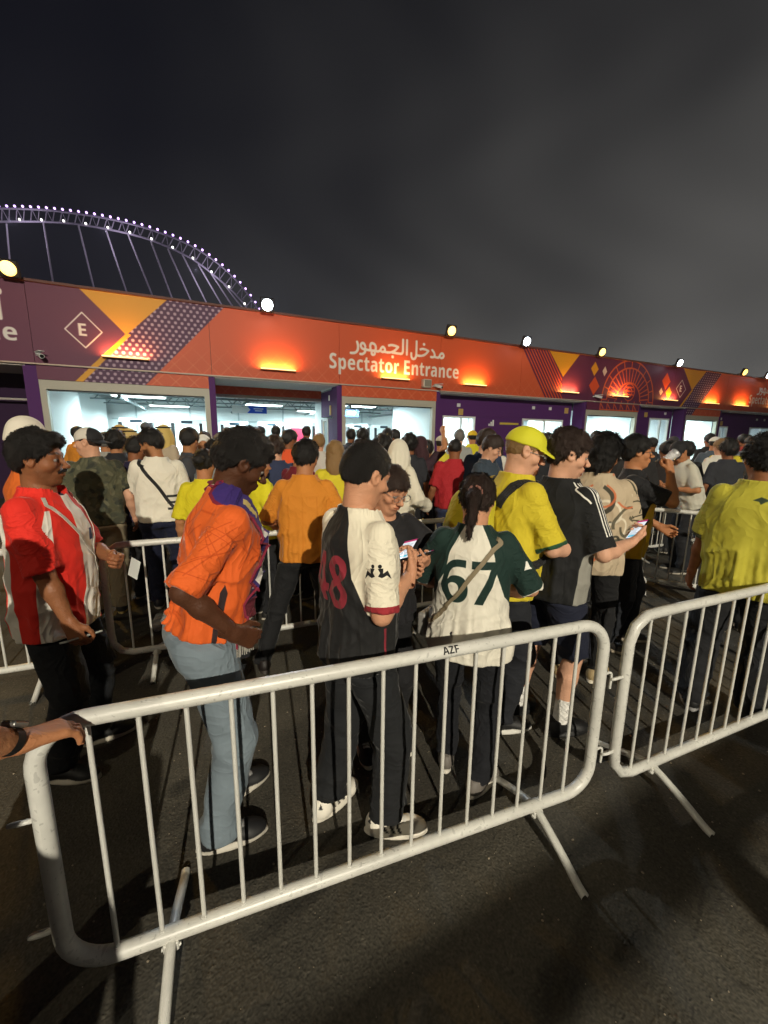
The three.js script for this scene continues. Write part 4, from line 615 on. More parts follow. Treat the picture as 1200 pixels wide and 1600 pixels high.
  const hg = net((x, y, z) => smax(smin(hf(x, y, z), nkL(x, y, z), 0.03), -0.19 - y, 0.01), [-0.11, -0.2, -0.15], [0.11, 0.14, 0.14], Q.head);
  const beard = o.beard, hairTone = { black: 0.06, brown: 0.12, light: 0.4, grey: 0.5 }[o.hair?.color ?? 'black'];
  paintVerts(hg, (x, y, z) => {
    const ax = Math.abs(x), n = 0.05 * noise(x * 60, y * 60, z * 60); const m2 = 0.08 * noise(x * 22 + 3, y * 22, z * 22); let k = [1 + n + m2, 0.97 + n + m2 * 0.6, 0.95 + n + m2 * 0.5];
    const mix = (c, a) => { a = clamp(a, 0, 1); k = [lerp(k[0], c[0], a), lerp(k[1], c[1], a), lerp(k[2], c[2], a)]; };
    if (z > 0.055) {
      mix([1.0, 0.62, 0.58], 0.7 * (1 - sstep(Math.hypot(x / 0.024, (y + 0.058) / 0.012), 0.75, 1.1)));
      mix([0.25, 0.16, 0.14], 0.8 * (1 - sstep(Math.abs(y + 0.0582) / 0.0016, 0.6, 1.2)) * (1 - sstep(ax, 0.018, 0.026)));
      mix([hairTone, hairTone * 0.85, hairTone * 0.8], 0.85 * (1 - sstep(Math.abs(y - 0.031 - 0.006 * Math.cos((ax - 0.034) * 60)) / 0.0055, 0.7, 1.25)) * (1 - sstep(Math.abs(ax - 0.034) / 0.021, 0.85, 1.15)));
      mix([0.4, 0.26, 0.24], 0.5 * (1 - sstep(Math.hypot(ax - 0.031, (y - 0.008) * 1.3), 0.012, 0.02)));
      mix([0.3, 0.18, 0.15], 0.7 * (1 - sstep(Math.hypot(ax - 0.0075, (y + 0.034) * 1.2, z - 0.1) , 0.003, 0.007)));
      mix([1.0, 0.86, 0.82], 0.4 * (1 - sstep(Math.hypot(ax - 0.04, y + 0.02) / 0.025, 0.3, 1)));
      if (beard?.mous) mix([hairTone, hairTone * 0.85, hairTone * 0.8], beard.mous * (1 - sstep(Math.hypot(x / 0.033, (y + 0.043 + ax * 0.12) / 0.0075), 0.8, 1.15)));
    }
    if (beard?.full) { const low = sstep(-y, 0.03, 0.05) * sstep(z, -0.02, 0.02) * sstep(y, -0.125, -0.11), lip = 1 - sstep(Math.hypot(x / 0.024, (y + 0.058) / 0.012), 0.8, 1.15); mix([hairTone, hairTone * 0.85, hairTone * 0.8], beard.full * low * (1 - lip)); }
    return k;
  });
  hg.applyMatrix4(HM); pieces.push(hg);
  for (const A of [L, R]) { const h = handGeo(-A.s, A.curl, A.thumb, Q.hand).clone(); h.applyMatrix4(frameOf(A.hand, A.palm).setPosition(A.wr)); paintVerts(h, (x, y, z) => { const n = 0.06 * noise(x * 80, y * 80, z * 80); return [1 + n, 0.96 + n, 0.94 + n]; }); pieces.push(h); }
  const bodyGeo = mergeGeometries(pieces.map((g) => { g.deleteAttribute('uv'); return g; }));
  const body = part('body', flatUV(bodyGeo, 3), skinMat(o.skin), root);
  // clothes
  const S = o.shirt, sd = (o.seed ?? 1) * 13.7;
  let shirtF = null, shirtU = null, hemY = -9;
  if (S) {
    const loose = S.loose ?? 0.018, hem = S.hem ?? -0.07, sl = S.sleeve ?? 0.8, tl = loft(T, inv, 0.010 + loose * 0.5, S.hang ?? 0.75, -0.95), amp = (S.fold ?? 0.008) * 1.4;
    const arms = [L, R].map((A) => {
      const u = A.el.clone().sub(A.sh).normalize(), parts = [], w0 = 0.053 * fa + loose * 0.25, w1 = 0.047 * fa + loose * 0.55;
      const s0 = A.sh.clone().addScaledVector(u, -0.01);
      parts.push(cone(s0, A.sh.clone().addScaledVector(u, 0.285 * Math.min(1, sl + 0.06)), w0, sl > 1 ? 0.05 * fa + loose * 0.5 : w1)); let cut;
      if (sl > 1) { const f = A.wr.clone().sub(A.el).normalize(), e = A.el.clone().addScaledVector(f, 0.25 * (sl - 1)); parts.push(cone(A.el, e, 0.05 * fa + loose * 0.5, 0.034 + loose * 0.6)); cut = [e.clone().addScaledVector(f, -0.01), f, A.el]; } else cut = [A.sh.clone().addScaledVector(u, 0.285 * sl), u, A.sh];
      const field = (x, y, z) => { let d = parts[0](x, y, z); if (parts[1]) d = smin(d, parts[1](x, y, z), 0.03); const c = (x - cut[0].x) * cut[1].x + (y - cut[0].y) * cut[1].y + (z - cut[0].z) * cut[1].z, r = Math.hypot(x - cut[0].x, y - cut[0].y, z - cut[0].z); return r < 0.14 || sl <= 1 ? smax(d, c, 0.006) : d; };
      return { s: A.s, a: A.sh, b: A.el, len: sl > 1 ? 1 : sl, out: V(A.s, 0, 0), field };
    });
    const e = inv.elements, bulk = S.robe ? 0.02 : 0; hemY = hem; shirtU = tl;
    shirtF = (x, y, z) => {
      const Y = e[1] * x + e[5] * y + e[9] * z + e[13], X = e[0] * x + e[4] * y + e[8] * z + e[12];
      let d = tl(x, y, z); if (S.robe && Y < 0) d -= bulk * -Y * 2; const t0 = d;
      d = smin(d, arms[0].field(x, y, z), 0.028); d = smin(d, arms[1].field(x, y, z), 0.028);
      if (d < 0.04) {
        const g = sstep(Y, 0.42, 0.0), a = noise(x * 9 + sd, y * 5.5 + x * 3, z * 9), b = noise(x * 21 + y * 9, y * 13 - sd, z * 21), r = 1 - Math.abs(noise(x * 6.5 + sd, y * 9 + X * 5, z * 7));
        d -= amp * (0.35 + 0.65 * g) * (0.6 * a + 0.4 * b + 1.3 * (r * r * r - 0.35)) ;
        const th = Math.atan2(X, e[2] * x + e[6] * y + e[10] * z + e[14]), dr = noise(Math.sin(th) * 4.2 + sd, Y * 1.3, Math.cos(th) * 4.2) + 0.5 * noise(Math.sin(th) * 9 + sd, Y * 2.5, Math.cos(th) * 9); d -= amp * 1.1 * dr * sstep(Y, 0.36, -0.02);
        const drag = 1 - Math.abs(noise(Math.abs(X) * 11 + Y * 7 + sd, 3.3 + sd, Y * 3)); d -= amp * 0.9 * drag * drag * drag * sstep(Y, 0.5, 0.3) * sstep(Y, -0.05, 0.12);
      }
      d = smax(d, hem + 0.008 * noise(x * 8, sd, z * 8) - Y, 0.008);
      const nr = Math.hypot(X, (e[2] * x + e[6] * y + e[10] * z + e[14]) - 0.012); if (Y > 0.44) d = smax(d, Math.min(0.075 + o.fat * 0.012 - nr, 0.05) * 0.8 + (Y - 0.535) * 0.3, 0.006);
      return d;
    };
    let g = net(shirtF, [lo[0], onChest(0, hem, 0).y - 0.14 - (S.robe ? 0.05 : 0), lo[2] - 0.04], [hi[0], neck.y + 0.06, hi[2]], Q.shirt);
    const P = { inv, arms, fat: o.fat, torso: loft(T, inv, 0.010 + loose * 0.5, S.hang ?? 0.75, -0.95) };
    g = S.tex ? shirtUV(g, P) : flatUV(g, 1.3);
    part('shirt', g, S.mat ?? cloth(S.color ?? '#ffffff', { map: S.tex, bump: S.tex ? 7 : 4, rough: S.rough, sheen: S.sheen }), root);
    if (o.q === 'near' && S.collar !== null) { const n = [], rr = 0.069 + o.fat * 0.012; for (let i = 0; i < 20; i++) { const a = i / 20 * 2 * Math.PI; n.push(onChest(Math.sin(a) * rr * 1.02, 0.522 - 0.022 * Math.cos(a), 0.006 + Math.cos(a) * rr)); } part('collar', tube(new THREE.CatmullRomCurve3(n, true), 0.0085, 40, 8, true).scale(1, 1, 1), cloth(S.collar ?? S.color ?? '#cccccc', { bump: 3 }), root); }
  }
  const B = o.trousers;
  if (B) {
    const lo2 = B.loose ?? 0.012, len = B.len ?? 1, hipL = loft(T, new THREE.Matrix4().makeTranslation(pelvis.clone().negate()), 0.002 + lo2 * 0.4, 0, -0.11), amp = (B.fold ?? 0.007) * 1.9, waistL = loft(T, inv, -0.002, 0, -0.05), waist = onChest(0, 0.05, 0);
    const lc = legs.map((A) => { const d = A.an.clone().sub(A.kn).normalize(), end = len >= 1 ? A.an.clone().addScaledVector(d, 0.02) : null, s = 0.085; return { th: cone(A.hip.clone().add(V(0, -0.02, -0.012)), A.kn, 0.094 * fl + lo2 * 0.5, 0.058 * fl + lo2), sk: end ? cone(A.kn, end, 0.058 * fl + lo2, 0.046 + lo2 * 1.3) : null, kn: A.kn, an: A.an, cut: len < 1 ? [A.hip.clone().lerp(A.kn, len), A.kn.clone().sub(A.hip).normalize()] : null }; });
    const cutY = legs.map((A) => A.an.y - 0.015 + (B.short ?? 0));
    const f = (x, y, z) => {
      let d = hipL(x, y, z); d = smax(d, y - (pelvis.y + 0.08), 0.01); d = smin(d, smax(waistL(x, y, z), (x - waist.x) * up.x + (y - waist.y) * up.y + (z - waist.z) * up.z, 0.01), 0.05);
      lc.forEach((l, i) => { let q = l.th(x, y, z); if (l.sk) { q = smin(q, l.sk(x, y, z), 0.02); q = smax(q, cutY[i] - y, 0.006); } else q = smax(q, (x - l.cut[0].x) * l.cut[1].x + (y - l.cut[0].y) * l.cut[1].y + (z - l.cut[0].z) * l.cut[1].z, 0.006); d = smin(d, q, i ? 0.03 : 0.07); });
      if (shirtU) { const e = inv.elements, Y = e[1] * x + e[5] * y + e[9] * z + e[13]; if (Y > hemY - 0.3) d = Math.max(d, shirtU(x, y, z) + 0.026 - 1.4 * Math.max(0, hemY + 0.004 - Y)); }
      if (d < 0.03) { const kneeN = lc.reduce((m, l) => Math.min(m, Math.abs(y - l.kn.y)), 1), ank = lc.reduce((m, l) => Math.min(m, Math.abs(y - l.an.y - 0.05)), 1), w = 0.45 + 0.9 * Math.exp(-kneeN * kneeN * 90) + 1.2 * Math.exp(-ank * ank * 140); const r = 1 - Math.abs(noise(x * 7 + sd, y * 15 + z * 6, z * 7)); d -= amp * w * (0.5 * noise(x * 10, y * 9 + sd, z * 10) + r * r * r - 0.35); }
      return d;
    };
    const g = flatUV(net(f, [lo[0], 0.02, lo[2] - 0.04], [hi[0], pelvis.y + 0.12, hi[2]], Q.legs, 2.6), 1.3);
    part('trousers', g, B.mat ?? cloth(B.color ?? '#1a1a1c', { bump: 5, rough: 0.9 }), root);
  }
  const K = o.shoes ?? { color: '#141414', sole: '#d8d5cc' };
  for (const A of legs) {
    const key = Q.shoe + JSON.stringify(K) ; if (!shoeCache.has(key)) { const g = shoeGeo(o, Q.shoe), c1 = lin(K.color), c2 = lin(K.sole ?? '#dddddd'), c3 = lin(K.stripe ?? K.color), c4 = lin(K.lace ?? K.color); shoeCache.set(key, paintVerts(g, (x, y, z) => { if (y < 0.027) return c2; if (Math.abs(x) < 0.02 && z > 0.0 && z < 0.10 && y > 0.045) return Math.cos(z * 260) < 0.3 ? c4 : c1; if (K.stripe && Math.abs(x) > 0.02) { const s = z - (y - 0.03) * -0.5; for (const q of [0.005, 0.035, 0.065]) if (Math.abs(s - q) < 0.007) return c3; if (z < -0.07 && y > 0.07) return c3; } return c1; })); }
    const m = part('shoe', shoeCache.get(key), shoeMat, root); m.position.set(A.an.x, A.an.y - 0.085, A.an.z); m.rotation.set(A.pitch, A.yaw, 0, 'YXZ');
    if (K.sock) part('sock', rod(A.an.clone().add(V(0, 0.0, -0.005)), A.an.clone().lerp(A.kn, K.sock).add(V(0, 0, -0.006)), 0.042, 0.046, 14), K.sockMat ?? cloth('#e8e6e0'), root);
  }
  const onHead = (m) => { m.position.copy(hc); m.quaternion.copy(hq); m.scale.setScalar(hs); return m; };
  if (o.hair) { const key = JSON.stringify([o.hair, Q.head, o.fat]); if (!hairCache.has(key)) hairCache.set(key, tufts(flatUV(net(hairField(o), [-0.16, -0.3, -0.2], [0.16, 0.17, 0.13], Q.head * 1.05), 2), o.q === 'near' ? 7000 : 2200, o.hair)); onHead(part('hair', hairCache.get(key), HAIR[o.hair.color ?? 'black'], root)); }
  if (o.q === 'near' || o.eyes) for (const s of [-1, 1]) { const e = part('eye', eyeGeo, eyeMat, root); e.position.copy(V(s * 0.031, 0.0066, 0.0708).applyMatrix4(HM)); e.quaternion.copy(hq); e.scale.setScalar(hs); }
  if (o.moustache) { const a = cone(V(0.003, -0.0415, 0.0965), V(0.03, -0.052, 0.080), 0.0062, 0.0035), b = cone(V(-0.003, -0.0415, 0.0965), V(-0.03, -0.052, 0.080), 0.0062, 0.0035); onHead(part('moustache', tufts(flatUV(net((x, y, z) => smin(a(x, y, z), b(x, y, z), 0.004) - 0.001 * noise(x * 300, y * 200, z * 200), [-0.045, -0.07, 0.06], [0.045, -0.025, 0.11], 0.003), 2), 700, { style: 'short', len: 0.007 }), HAIR.black, root)); }
  if (o.glasses) onHead(part('glasses', glassesGeo, o.glasses === 'dark' ? M.black : M.steel, root));
  if (o.cap) onHead(part('cap', capGeo(o.cap), capMat, root));
  root.scale.setScalar(o.h / 1.75);
  root.userData.rig = { L, R, C, inv, HM, hc, onChest, shirtF, pelvis, scale: o.h / 1.75 };
  return root;
}
const shoeMat = new THREE.MeshStandardMaterial({ color: '#ffffff', vertexColors: true, roughness: 0.6 }), capMat = new THREE.MeshPhysicalMaterial({ color: '#ffffff', vertexColors: true, roughness: 0.8, sheen: 0.3, bumpMap: null });
const glassesGeo = merge([...[-1, 1].map((s) => new THREE.TorusGeometry(0.0225, 0.0016, 6, 26).scale(1.12, 0.88, 1).translate(s * 0.032, 0.005, 0.1)), tube([[-0.008, 0.008, 0.1], [0, 0.011, 0.104], [0.008, 0.008, 0.1]], 0.0016, 8, 6), ...[-1, 1].map((s) => rod(V(s * 0.057, 0.009, 0.099), V(s * 0.079, 0.008, -0.002), 0.0016, 0.0016, 6))]);
const capCache = new Map();
function capGeo(k) { // cap in the head frame: { color(x, y, z) -> linear rgb, back: bill to the rear, flat: brimless }
  const key = k.key; if (capCache.has(key)) return capCache.get(key);
  const dome = egg(0, 0.036, -0.012, 0.088, 0.098, 0.109), sgn = k.back ? -1 : 1;
  const g = net((x, y, z) => {
    const Z = z * sgn, rim = 0.034 + (k.back ? 0.02 * sstep(-Z, 0, 0.1) * -1 + 0.012 * sstep(Z, 0, 0.1) * -1 : 0.01 * sstep(Z, 0, 0.1));
    let d = smax(dome(x, y, z), rim - y, 0.005); d -= 0.0012 * Math.cos(Math.atan2(x, z) * 6);
    if (!k.flat) { const px = x / 0.083, pz = (Z - 0.085) / 0.098, yy = y - (rim + 0.006 - (Z - 0.07) * 0.32 - x * x * 3.2), r = Math.hypot(px, pz); let b = smax((r - 1) * 0.075, Math.abs(yy) - 0.0045, 0.004); d = smin(d, b, 0.008); }
    if (k.tall) d = smin(d, smax(egg(0, 0.10, -0.02, 0.082, 0.085, 0.09)(x, y, z), 0.03 - y, 0.004), 0.03);
    return d;
  }, [-0.12, -0.05, -0.21], [0.12, 0.22, 0.21], 0.005);
  paintVerts(g, k.color); capCache.set(key, g); return g;
}
function drapeGeo(cell, kind) { // head cloth in the head frame
  const dome = egg(0, 0.034, -0.012, 0.084, 0.096, 0.106), fall = egg(0, -0.10, -0.055, 0.12, 0.2, 0.085), sideL = cone(V(0.075, 0.02, 0.01), V(0.105, -0.24, 0.03), 0.03, 0.035), sideR = cone(V(-0.075, 0.02, 0.01), V(-0.105, -0.24, 0.03), 0.03, 0.035), face = egg(0, -0.03, 0.085, kind === 'hijab' ? 0.056 : 0.068, 0.095, 0.08), wrap = egg(0, -0.13, 0.0, 0.10, 0.09, 0.09);
  return net((x, y, z) => { let d = smin(dome(x, y, z), fall(x, y, z), 0.05); if (kind === 'hijab') d = smin(d, wrap(x, y, z), 0.05); else { d = smin(d, sideL(x, y, z), 0.03); d = smin(d, sideR(x, y, z), 0.03); } const r = 1 - Math.abs(noise(x * 26, y * 4, z * 26)); d -= 0.012 * (r * r * r - 0.4) * sstep(-y, -0.04, 0.08); d = smax(d, -face(x, y, z), 0.01); return smax(d, -0.27 - y, 0.01); }, [-0.2, -0.3, -0.2], [0.2, 0.16, 0.15], cell);
}
const agalGeo = new THREE.TorusGeometry(0.096, 0.011, 8, 32).rotateX(Math.PI / 2 - 0.12).scale(0.93, 1, 1.12).translate(0, 0.088, -0.014);
function stand(p, x, z, yaw, label, group) { p.position.set(x, p.userData.y ?? 0, z); p.rotation.y = yaw; const rig = p.userData.rig; delete p.userData.rig; p.updateMatrixWorld(true); place(p, 'person', label, 'person', group); p.rigOf = rig; return p; }
const snap = (f, p, off) => { const q = p.clone(), e = 0.004; for (let i = 0; i < 7; i++) { const d = f(q.x, q.y, q.z) - off, n = V(f(q.x + e, q.y, q.z) - f(q.x - e, q.y, q.z), f(q.x, q.y + e, q.z) - f(q.x, q.y - e, q.z), f(q.x, q.y, q.z + e) - f(q.x, q.y, q.z - e)); if (n.lengthSq() < 1e-12) break; q.addScaledVector(n.normalize(), -d * 0.9); } const n = V(f(q.x + e, q.y, q.z) - f(q.x - e, q.y, q.z), f(q.x, q.y + e, q.z) - f(q.x, q.y - e, q.z), f(q.x, q.y, q.z + e) - f(q.x, q.y, q.z - e)).normalize(); return [q, n]; };
function strapOn(rig, pts, w, t, off = 0.005, n = 40) { const c = curve(pts), P = [], A = []; for (let i = 0; i <= n; i++) { const [q, nn] = snap(rig.shirtF, c.getPoint(i / n), off); P.push(q); A.push(nn); } const across = P.map((p, i) => { const tan = P[Math.min(n, i + 1)].clone().sub(P[Math.max(0, i - 1)]).normalize(); return A[i].clone().cross(tan).normalize(); }); return ribbon(P, across, w, t); }
function phoneAt(p, side, label, tint = '#0c0c0e') { // a phone in a hand of a placed person
  const rig = p.rigOf, A = rig[side], m = frameOf(A.hand, A.palm).setPosition(A.wr), w = p.matrixWorld.clone().multiply(m), g = new THREE.Group();
  part('case', rbox(0.074, 0.152, 0.009, 0.004), std(tint, 0.35), g); part('screen', box(0.068, 0.144, 0.001, 0, 0, 0.0052), phoneScreen, g); part('camera_bump', rbox(0.026, 0.026, 0.003, 0.001, 0.018, 0.055, -0.0055), M.black, g);
  return { g, w };
}
const phoneScreen = new THREE.MeshStandardMaterial({ color: '#0a0a0a', roughness: 0.15, emissive: '#ffffff', emissiveIntensity: 1.0, emissiveMap: canvasTex(128, 256, (c) => { c.fillStyle = '#eef3f6'; c.fillRect(0, 0, 128, 256); c.fillStyle = '#b8306a'; c.fillRect(0, 0, 128, 26); c.fillStyle = '#9fb4c4'; for (let i = 0; i < 9; i++) c.fillRect(12, 42 + i * 20, 60 + (i * 37) % 44, 8); c.fillStyle = '#58c0d8'; c.fillRect(12, 216, 104, 26); }) });
// ---------------------------------------------------------------- the people near the viewer
const SKIN = { tan: '#b07a55', brown: '#8a5a3c', dark: '#4e3020', fair: '#d0a084', light: '#c59172', olive: '#a87650' };
const fill = (c, color, pts) => poly(c, color, pts);
function holdPhone(p, side, label, o = {}) {                           // screen turned to the holder's face
  const A = p.rigOf[side], q = A.wr.clone().addScaledVector(A.hand, o.along ?? 0.085).addScaledVector(A.palm.clone().normalize(), o.off ?? 0.026), n = p.rigOf.hc.clone().sub(q).normalize(), y = V(...(o.up ?? A.hand.toArray())), m = frameOf(y.clone().addScaledVector(n, -y.dot(n)), n).setPosition(q), g = new THREE.Group();
  part('case', rbox(0.076, 0.154, 0.009, 0.004), std(o.color ?? '#0c0c0e', 0.35), g); part('screen', box(0.068, 0.144, 0.001, 0, 0, 0.0052), o.dark ? M.black : phoneScreen, g); part('camera_bump', rbox(0.026, 0.026, 0.003, 0.001, 0.018, 0.055, -0.0055), M.black, g);
  g.applyMatrix4(p.matrixWorld.clone().multiply(m)); g.scale.setScalar(1); place(g, 'phone', label, 'phone'); return g;
}
// the man in red and white stripes at the left
{
  const tex = shirtTex('#e02a1c', {
    back: (c) => { for (const x of [-0.17, 0.17]) fill(c, '#e8e2d6', [[x - 0.06, -0.3], [x + 0.06, -0.3], [x + 0.05, 0.45], [x - 0.05, 0.45]]); },
    front: (c) => { for (const x of [-0.215, 0.215]) fill(c, '#e8e2d6', [[x - 0.075, -0.3], [x + 0.06, -0.3], [x + 0.035, 0.2], [x + Math.sign(-x) * 0.03 + 0.014, 0.46], [x + Math.sign(-x) * 0.03 - 0.014, 0.46], [x - 0.05, 0.2]]); fill(c, '#e8e2d6', [[-0.055, -0.3], [0.055, -0.3], [0.055, 0.6], [-0.055, 0.6]]); fill(c, '#26305e', [[0.02, 0.28], [0.045, 0.28], [0.045, 0.34], [0.02, 0.34]]); },
  });
  const p = stand(makePerson({ h: 1.79, fat: 0.24, skin: SKIN.brown, head: [0.02, 0.02, 0], lean: 0.02, seed: 3, hair: { style: 'short', t: 0.015, top: 0.030, amp: 0.006, len: 0.018, quiff: 0.018, nape: -0.05, front: 0.066, color: 'black', seed: 4 }, moustache: true, beard: { mous: 0.9, full: 0.3 },
    R: { hand: [-0.27, 0.87, 0.17], pole: [-0.4, 0, -1], palm: [1, 0, 0.2], curl: 0.5 }, L: { hand: [0.0, 1.13, 0.27], pole: [0.6, -1, 0], palm: [-0.6, 0.3, -0.6], curl: 0.75, thumb: 0.8 }, feet: [[0.13, 0.05, 0.3], [-0.13, -0.02, -0.25]],
    shirt: { tex, color: '#ffffff', hem: -0.16, loose: 0.03, sleeve: 0.95, hang: 0.9, collar: '#2a2440' }, trousers: { color: '#15181d', loose: 0.02 }, shoes: { color: '#101010', sole: '#cfc8b8' } }), -1.70, -1.97, 1.85, 'heavy moustached man in a red and white striped football shirt at the left');
  const rg = p.rigOf, band = [[0.05, 0.545, -0.06], [0.095, 0.50, -0.02], [0.11, 0.43, 0.09], [0.08, 0.30, 0.2], [0.04, 0.2, 0.26], [0.05, 0.12, 0.3]].map((q) => rg.onChest(...q)), band2 = [[-0.05, 0.545, -0.06], [-0.095, 0.50, -0.02], [-0.11, 0.43, 0.09], [-0.05, 0.30, 0.2], [0.02, 0.2, 0.26], [0.04, 0.12, 0.3]].map((q) => rg.onChest(...q));
  part('lanyard', merge([strapOn(rg, band, 0.016, 0.002, 0.006), strapOn(rg, band2, 0.016, 0.002, 0.006)]), cloth('#e6e0d2'), p);
  const lb = part('pass_card', rbox(0.07, 0.1, 0.003, 0.001), std('#cfd4d0', 0.3), p); lb.position.copy(rg.L.wr).add(V(-0.02, -0.06, 0.10)); lb.rotation.set(0.2, 0.9, 0.1);
  holdPhone(p, 'R', 'grey phone held low in the hand of the man in red and white stripes', { dark: true, color: '#a9ada6' });
}
// the bending man with the scarf
{
  const tex = shirtTex('#dc5f1e', {
    back: (c) => { c.strokeStyle = '#c44c0e'; c.lineWidth = 0.006; for (let i = 0; i < 26; i++) { c.beginPath(); let x = -0.3 + 0.6 * rnd(), y = -0.2 + 0.75 * rnd(); c.moveTo(x, y); for (let k = 0; k < 3; k++) { x += (rnd() - 0.5) * 0.22; y += (rnd() - 0.5) * 0.2; c.lineTo(x, y); } c.stroke(); } fill(c, '#2a1a1c', [[-0.33, -0.3], [-0.285, -0.3], [-0.265, 0.2], [-0.29, 0.24]]); fill(c, '#2a1a1c', [[0.33, -0.3], [0.285, -0.3], [0.265, 0.2], [0.29, 0.24]]); },
    front: (c) => { c.strokeStyle = '#c44c0e'; c.lineWidth = 0.006; for (let i = 0; i < 26; i++) { c.beginPath(); let x = -0.3 + 0.6 * rnd(), y = -0.2 + 0.75 * rnd(); c.moveTo(x, y); for (let k = 0; k < 3; k++) { x += (rnd() - 0.5) * 0.22; y += (rnd() - 0.5) * 0.2; c.lineTo(x, y); } c.stroke(); } fill(c, '#2a1a1c', [[-0.33, -0.3], [-0.27, -0.3], [-0.262, 0.2], [-0.29, 0.24]]); fill(c, '#2a1a1c', [[0.33, -0.3], [0.27, -0.3], [0.262, 0.2], [0.29, 0.24]]); },
    sleeve: (c) => { c.strokeStyle = '#c44c0e'; c.lineWidth = 0.012; for (let i = 0; i < 14; i++) { c.beginPath(); c.moveTo(rnd(), rnd()); c.lineTo(rnd(), rnd()); c.stroke(); } },
  });
  const p = stand(makePerson({ h: 1.84, fat: 0.0, skin: SKIN.dark, lean: 0.24, pelvis: [0, 0.95, -0.05], head: [-0.05, 0.50, 0.05], seed: 5, hair: { style: 'short', t: 0.012, top: 0.025, amp: 0.007, len: 0.017, quiff: 0.012, front: 0.05, nape: -0.055, color: 'black', seed: 7 }, beard: { full: 0.35 },
    R: { hand: [-0.235, 1.0, 0.02], pole: [-0.1, 0.5, -1], palm: [0.9, 0, -0.2], point: [0.25, -0.5, 0.8], curl: 0.4 }, L: { hand: [0.2, 0.86, 0.02], pole: [0.5, 0, -1] }, feet: [[0.11, 0.04, 0.2], [-0.11, -0.06, -0.2]],
    shirt: { tex, color: '#ffffff', hem: 0.0, loose: 0.022, sleeve: 0.98, hang: 0.6, fold: 0.011, collar: '#b23a10' }, trousers: { color: '#75828b', loose: 0.024, fold: 0.006 }, shoes: { color: '#1b1b1d', sole: '#c7c1b4', lace: '#999' } }), -0.72, -1.63, 2.15, 'man leaning forward in an orange shirt, purple scarf and pale jeans, hand on hip');
  const rg = p.rigOf, side = (s, l) => [[s * 0.02, 0.56, -0.075], [s * 0.085, 0.535, -0.03], [s * 0.10, 0.49, 0.06], [s * 0.105, 0.40, 0.12], [s * 0.115, 0.28, 0.125], [s * 0.125, 0.12, 0.11], [s * 0.13, l, 0.10]].map((q) => rg.onChest(...q));
  const scarf = canvasTex(128, 512, (c) => { c.fillStyle = '#3a2672'; c.fillRect(0, 0, 128, 512); c.fillStyle = '#e9e5de'; c.fillRect(0, 0, 128, 60); c.fillRect(40, 130, 60, 90); c.fillRect(30, 260, 70, 26); c.fillRect(0, 470, 128, 42); c.fillStyle = '#7a1a34'; c.fillRect(0, 60, 128, 50); c.fillRect(0, 0, 18, 512); c.fillStyle = '#c9b46a'; c.fillRect(50, 320, 40, 60); });
  const sm = new THREE.MeshPhysicalMaterial({ color: '#ffffff', map: scarf, roughness: 0.9, sheen: 0.3, bumpMap: rep(clothBump, 3, 12), bumpScale: 0.003 });
  part('scarf', merge([strapOn(rg, side(-1, 0.0), (t) => 0.085 + 0.06 * t, 0.008, 0.014, 50)]), sm, p);
  part('scarf', merge([strapOn(rg, side(1, 0.06), (t) => 0.075 + 0.05 * t, 0.008, 0.014, 50)]), new THREE.MeshPhysicalMaterial({ color: '#6e1a30', roughness: 0.9, sheen: 0.3, bumpMap: rep(clothBump, 3, 12), bumpScale: 0.003 }), p);
  for (const [s, l] of [[-1, 0.0], [1, 0.06]]) { const fr = []; for (let i = 0; i < 14; i++) { const a = rg.onChest(s * (0.13 + (i - 6.5) * 0.005), l + 0.005, 0.125 - (i - 6.5) * 0.006), b = a.clone().add(V((rnd() - 0.5) * 0.02, -0.075, (rnd() - 0.5) * 0.02)); fr.push(rod(a, b, 0.0035, 0.0025, 5)); } part('scarf_fringe', merge(fr), cloth('#dcd6ca'), p); }
}
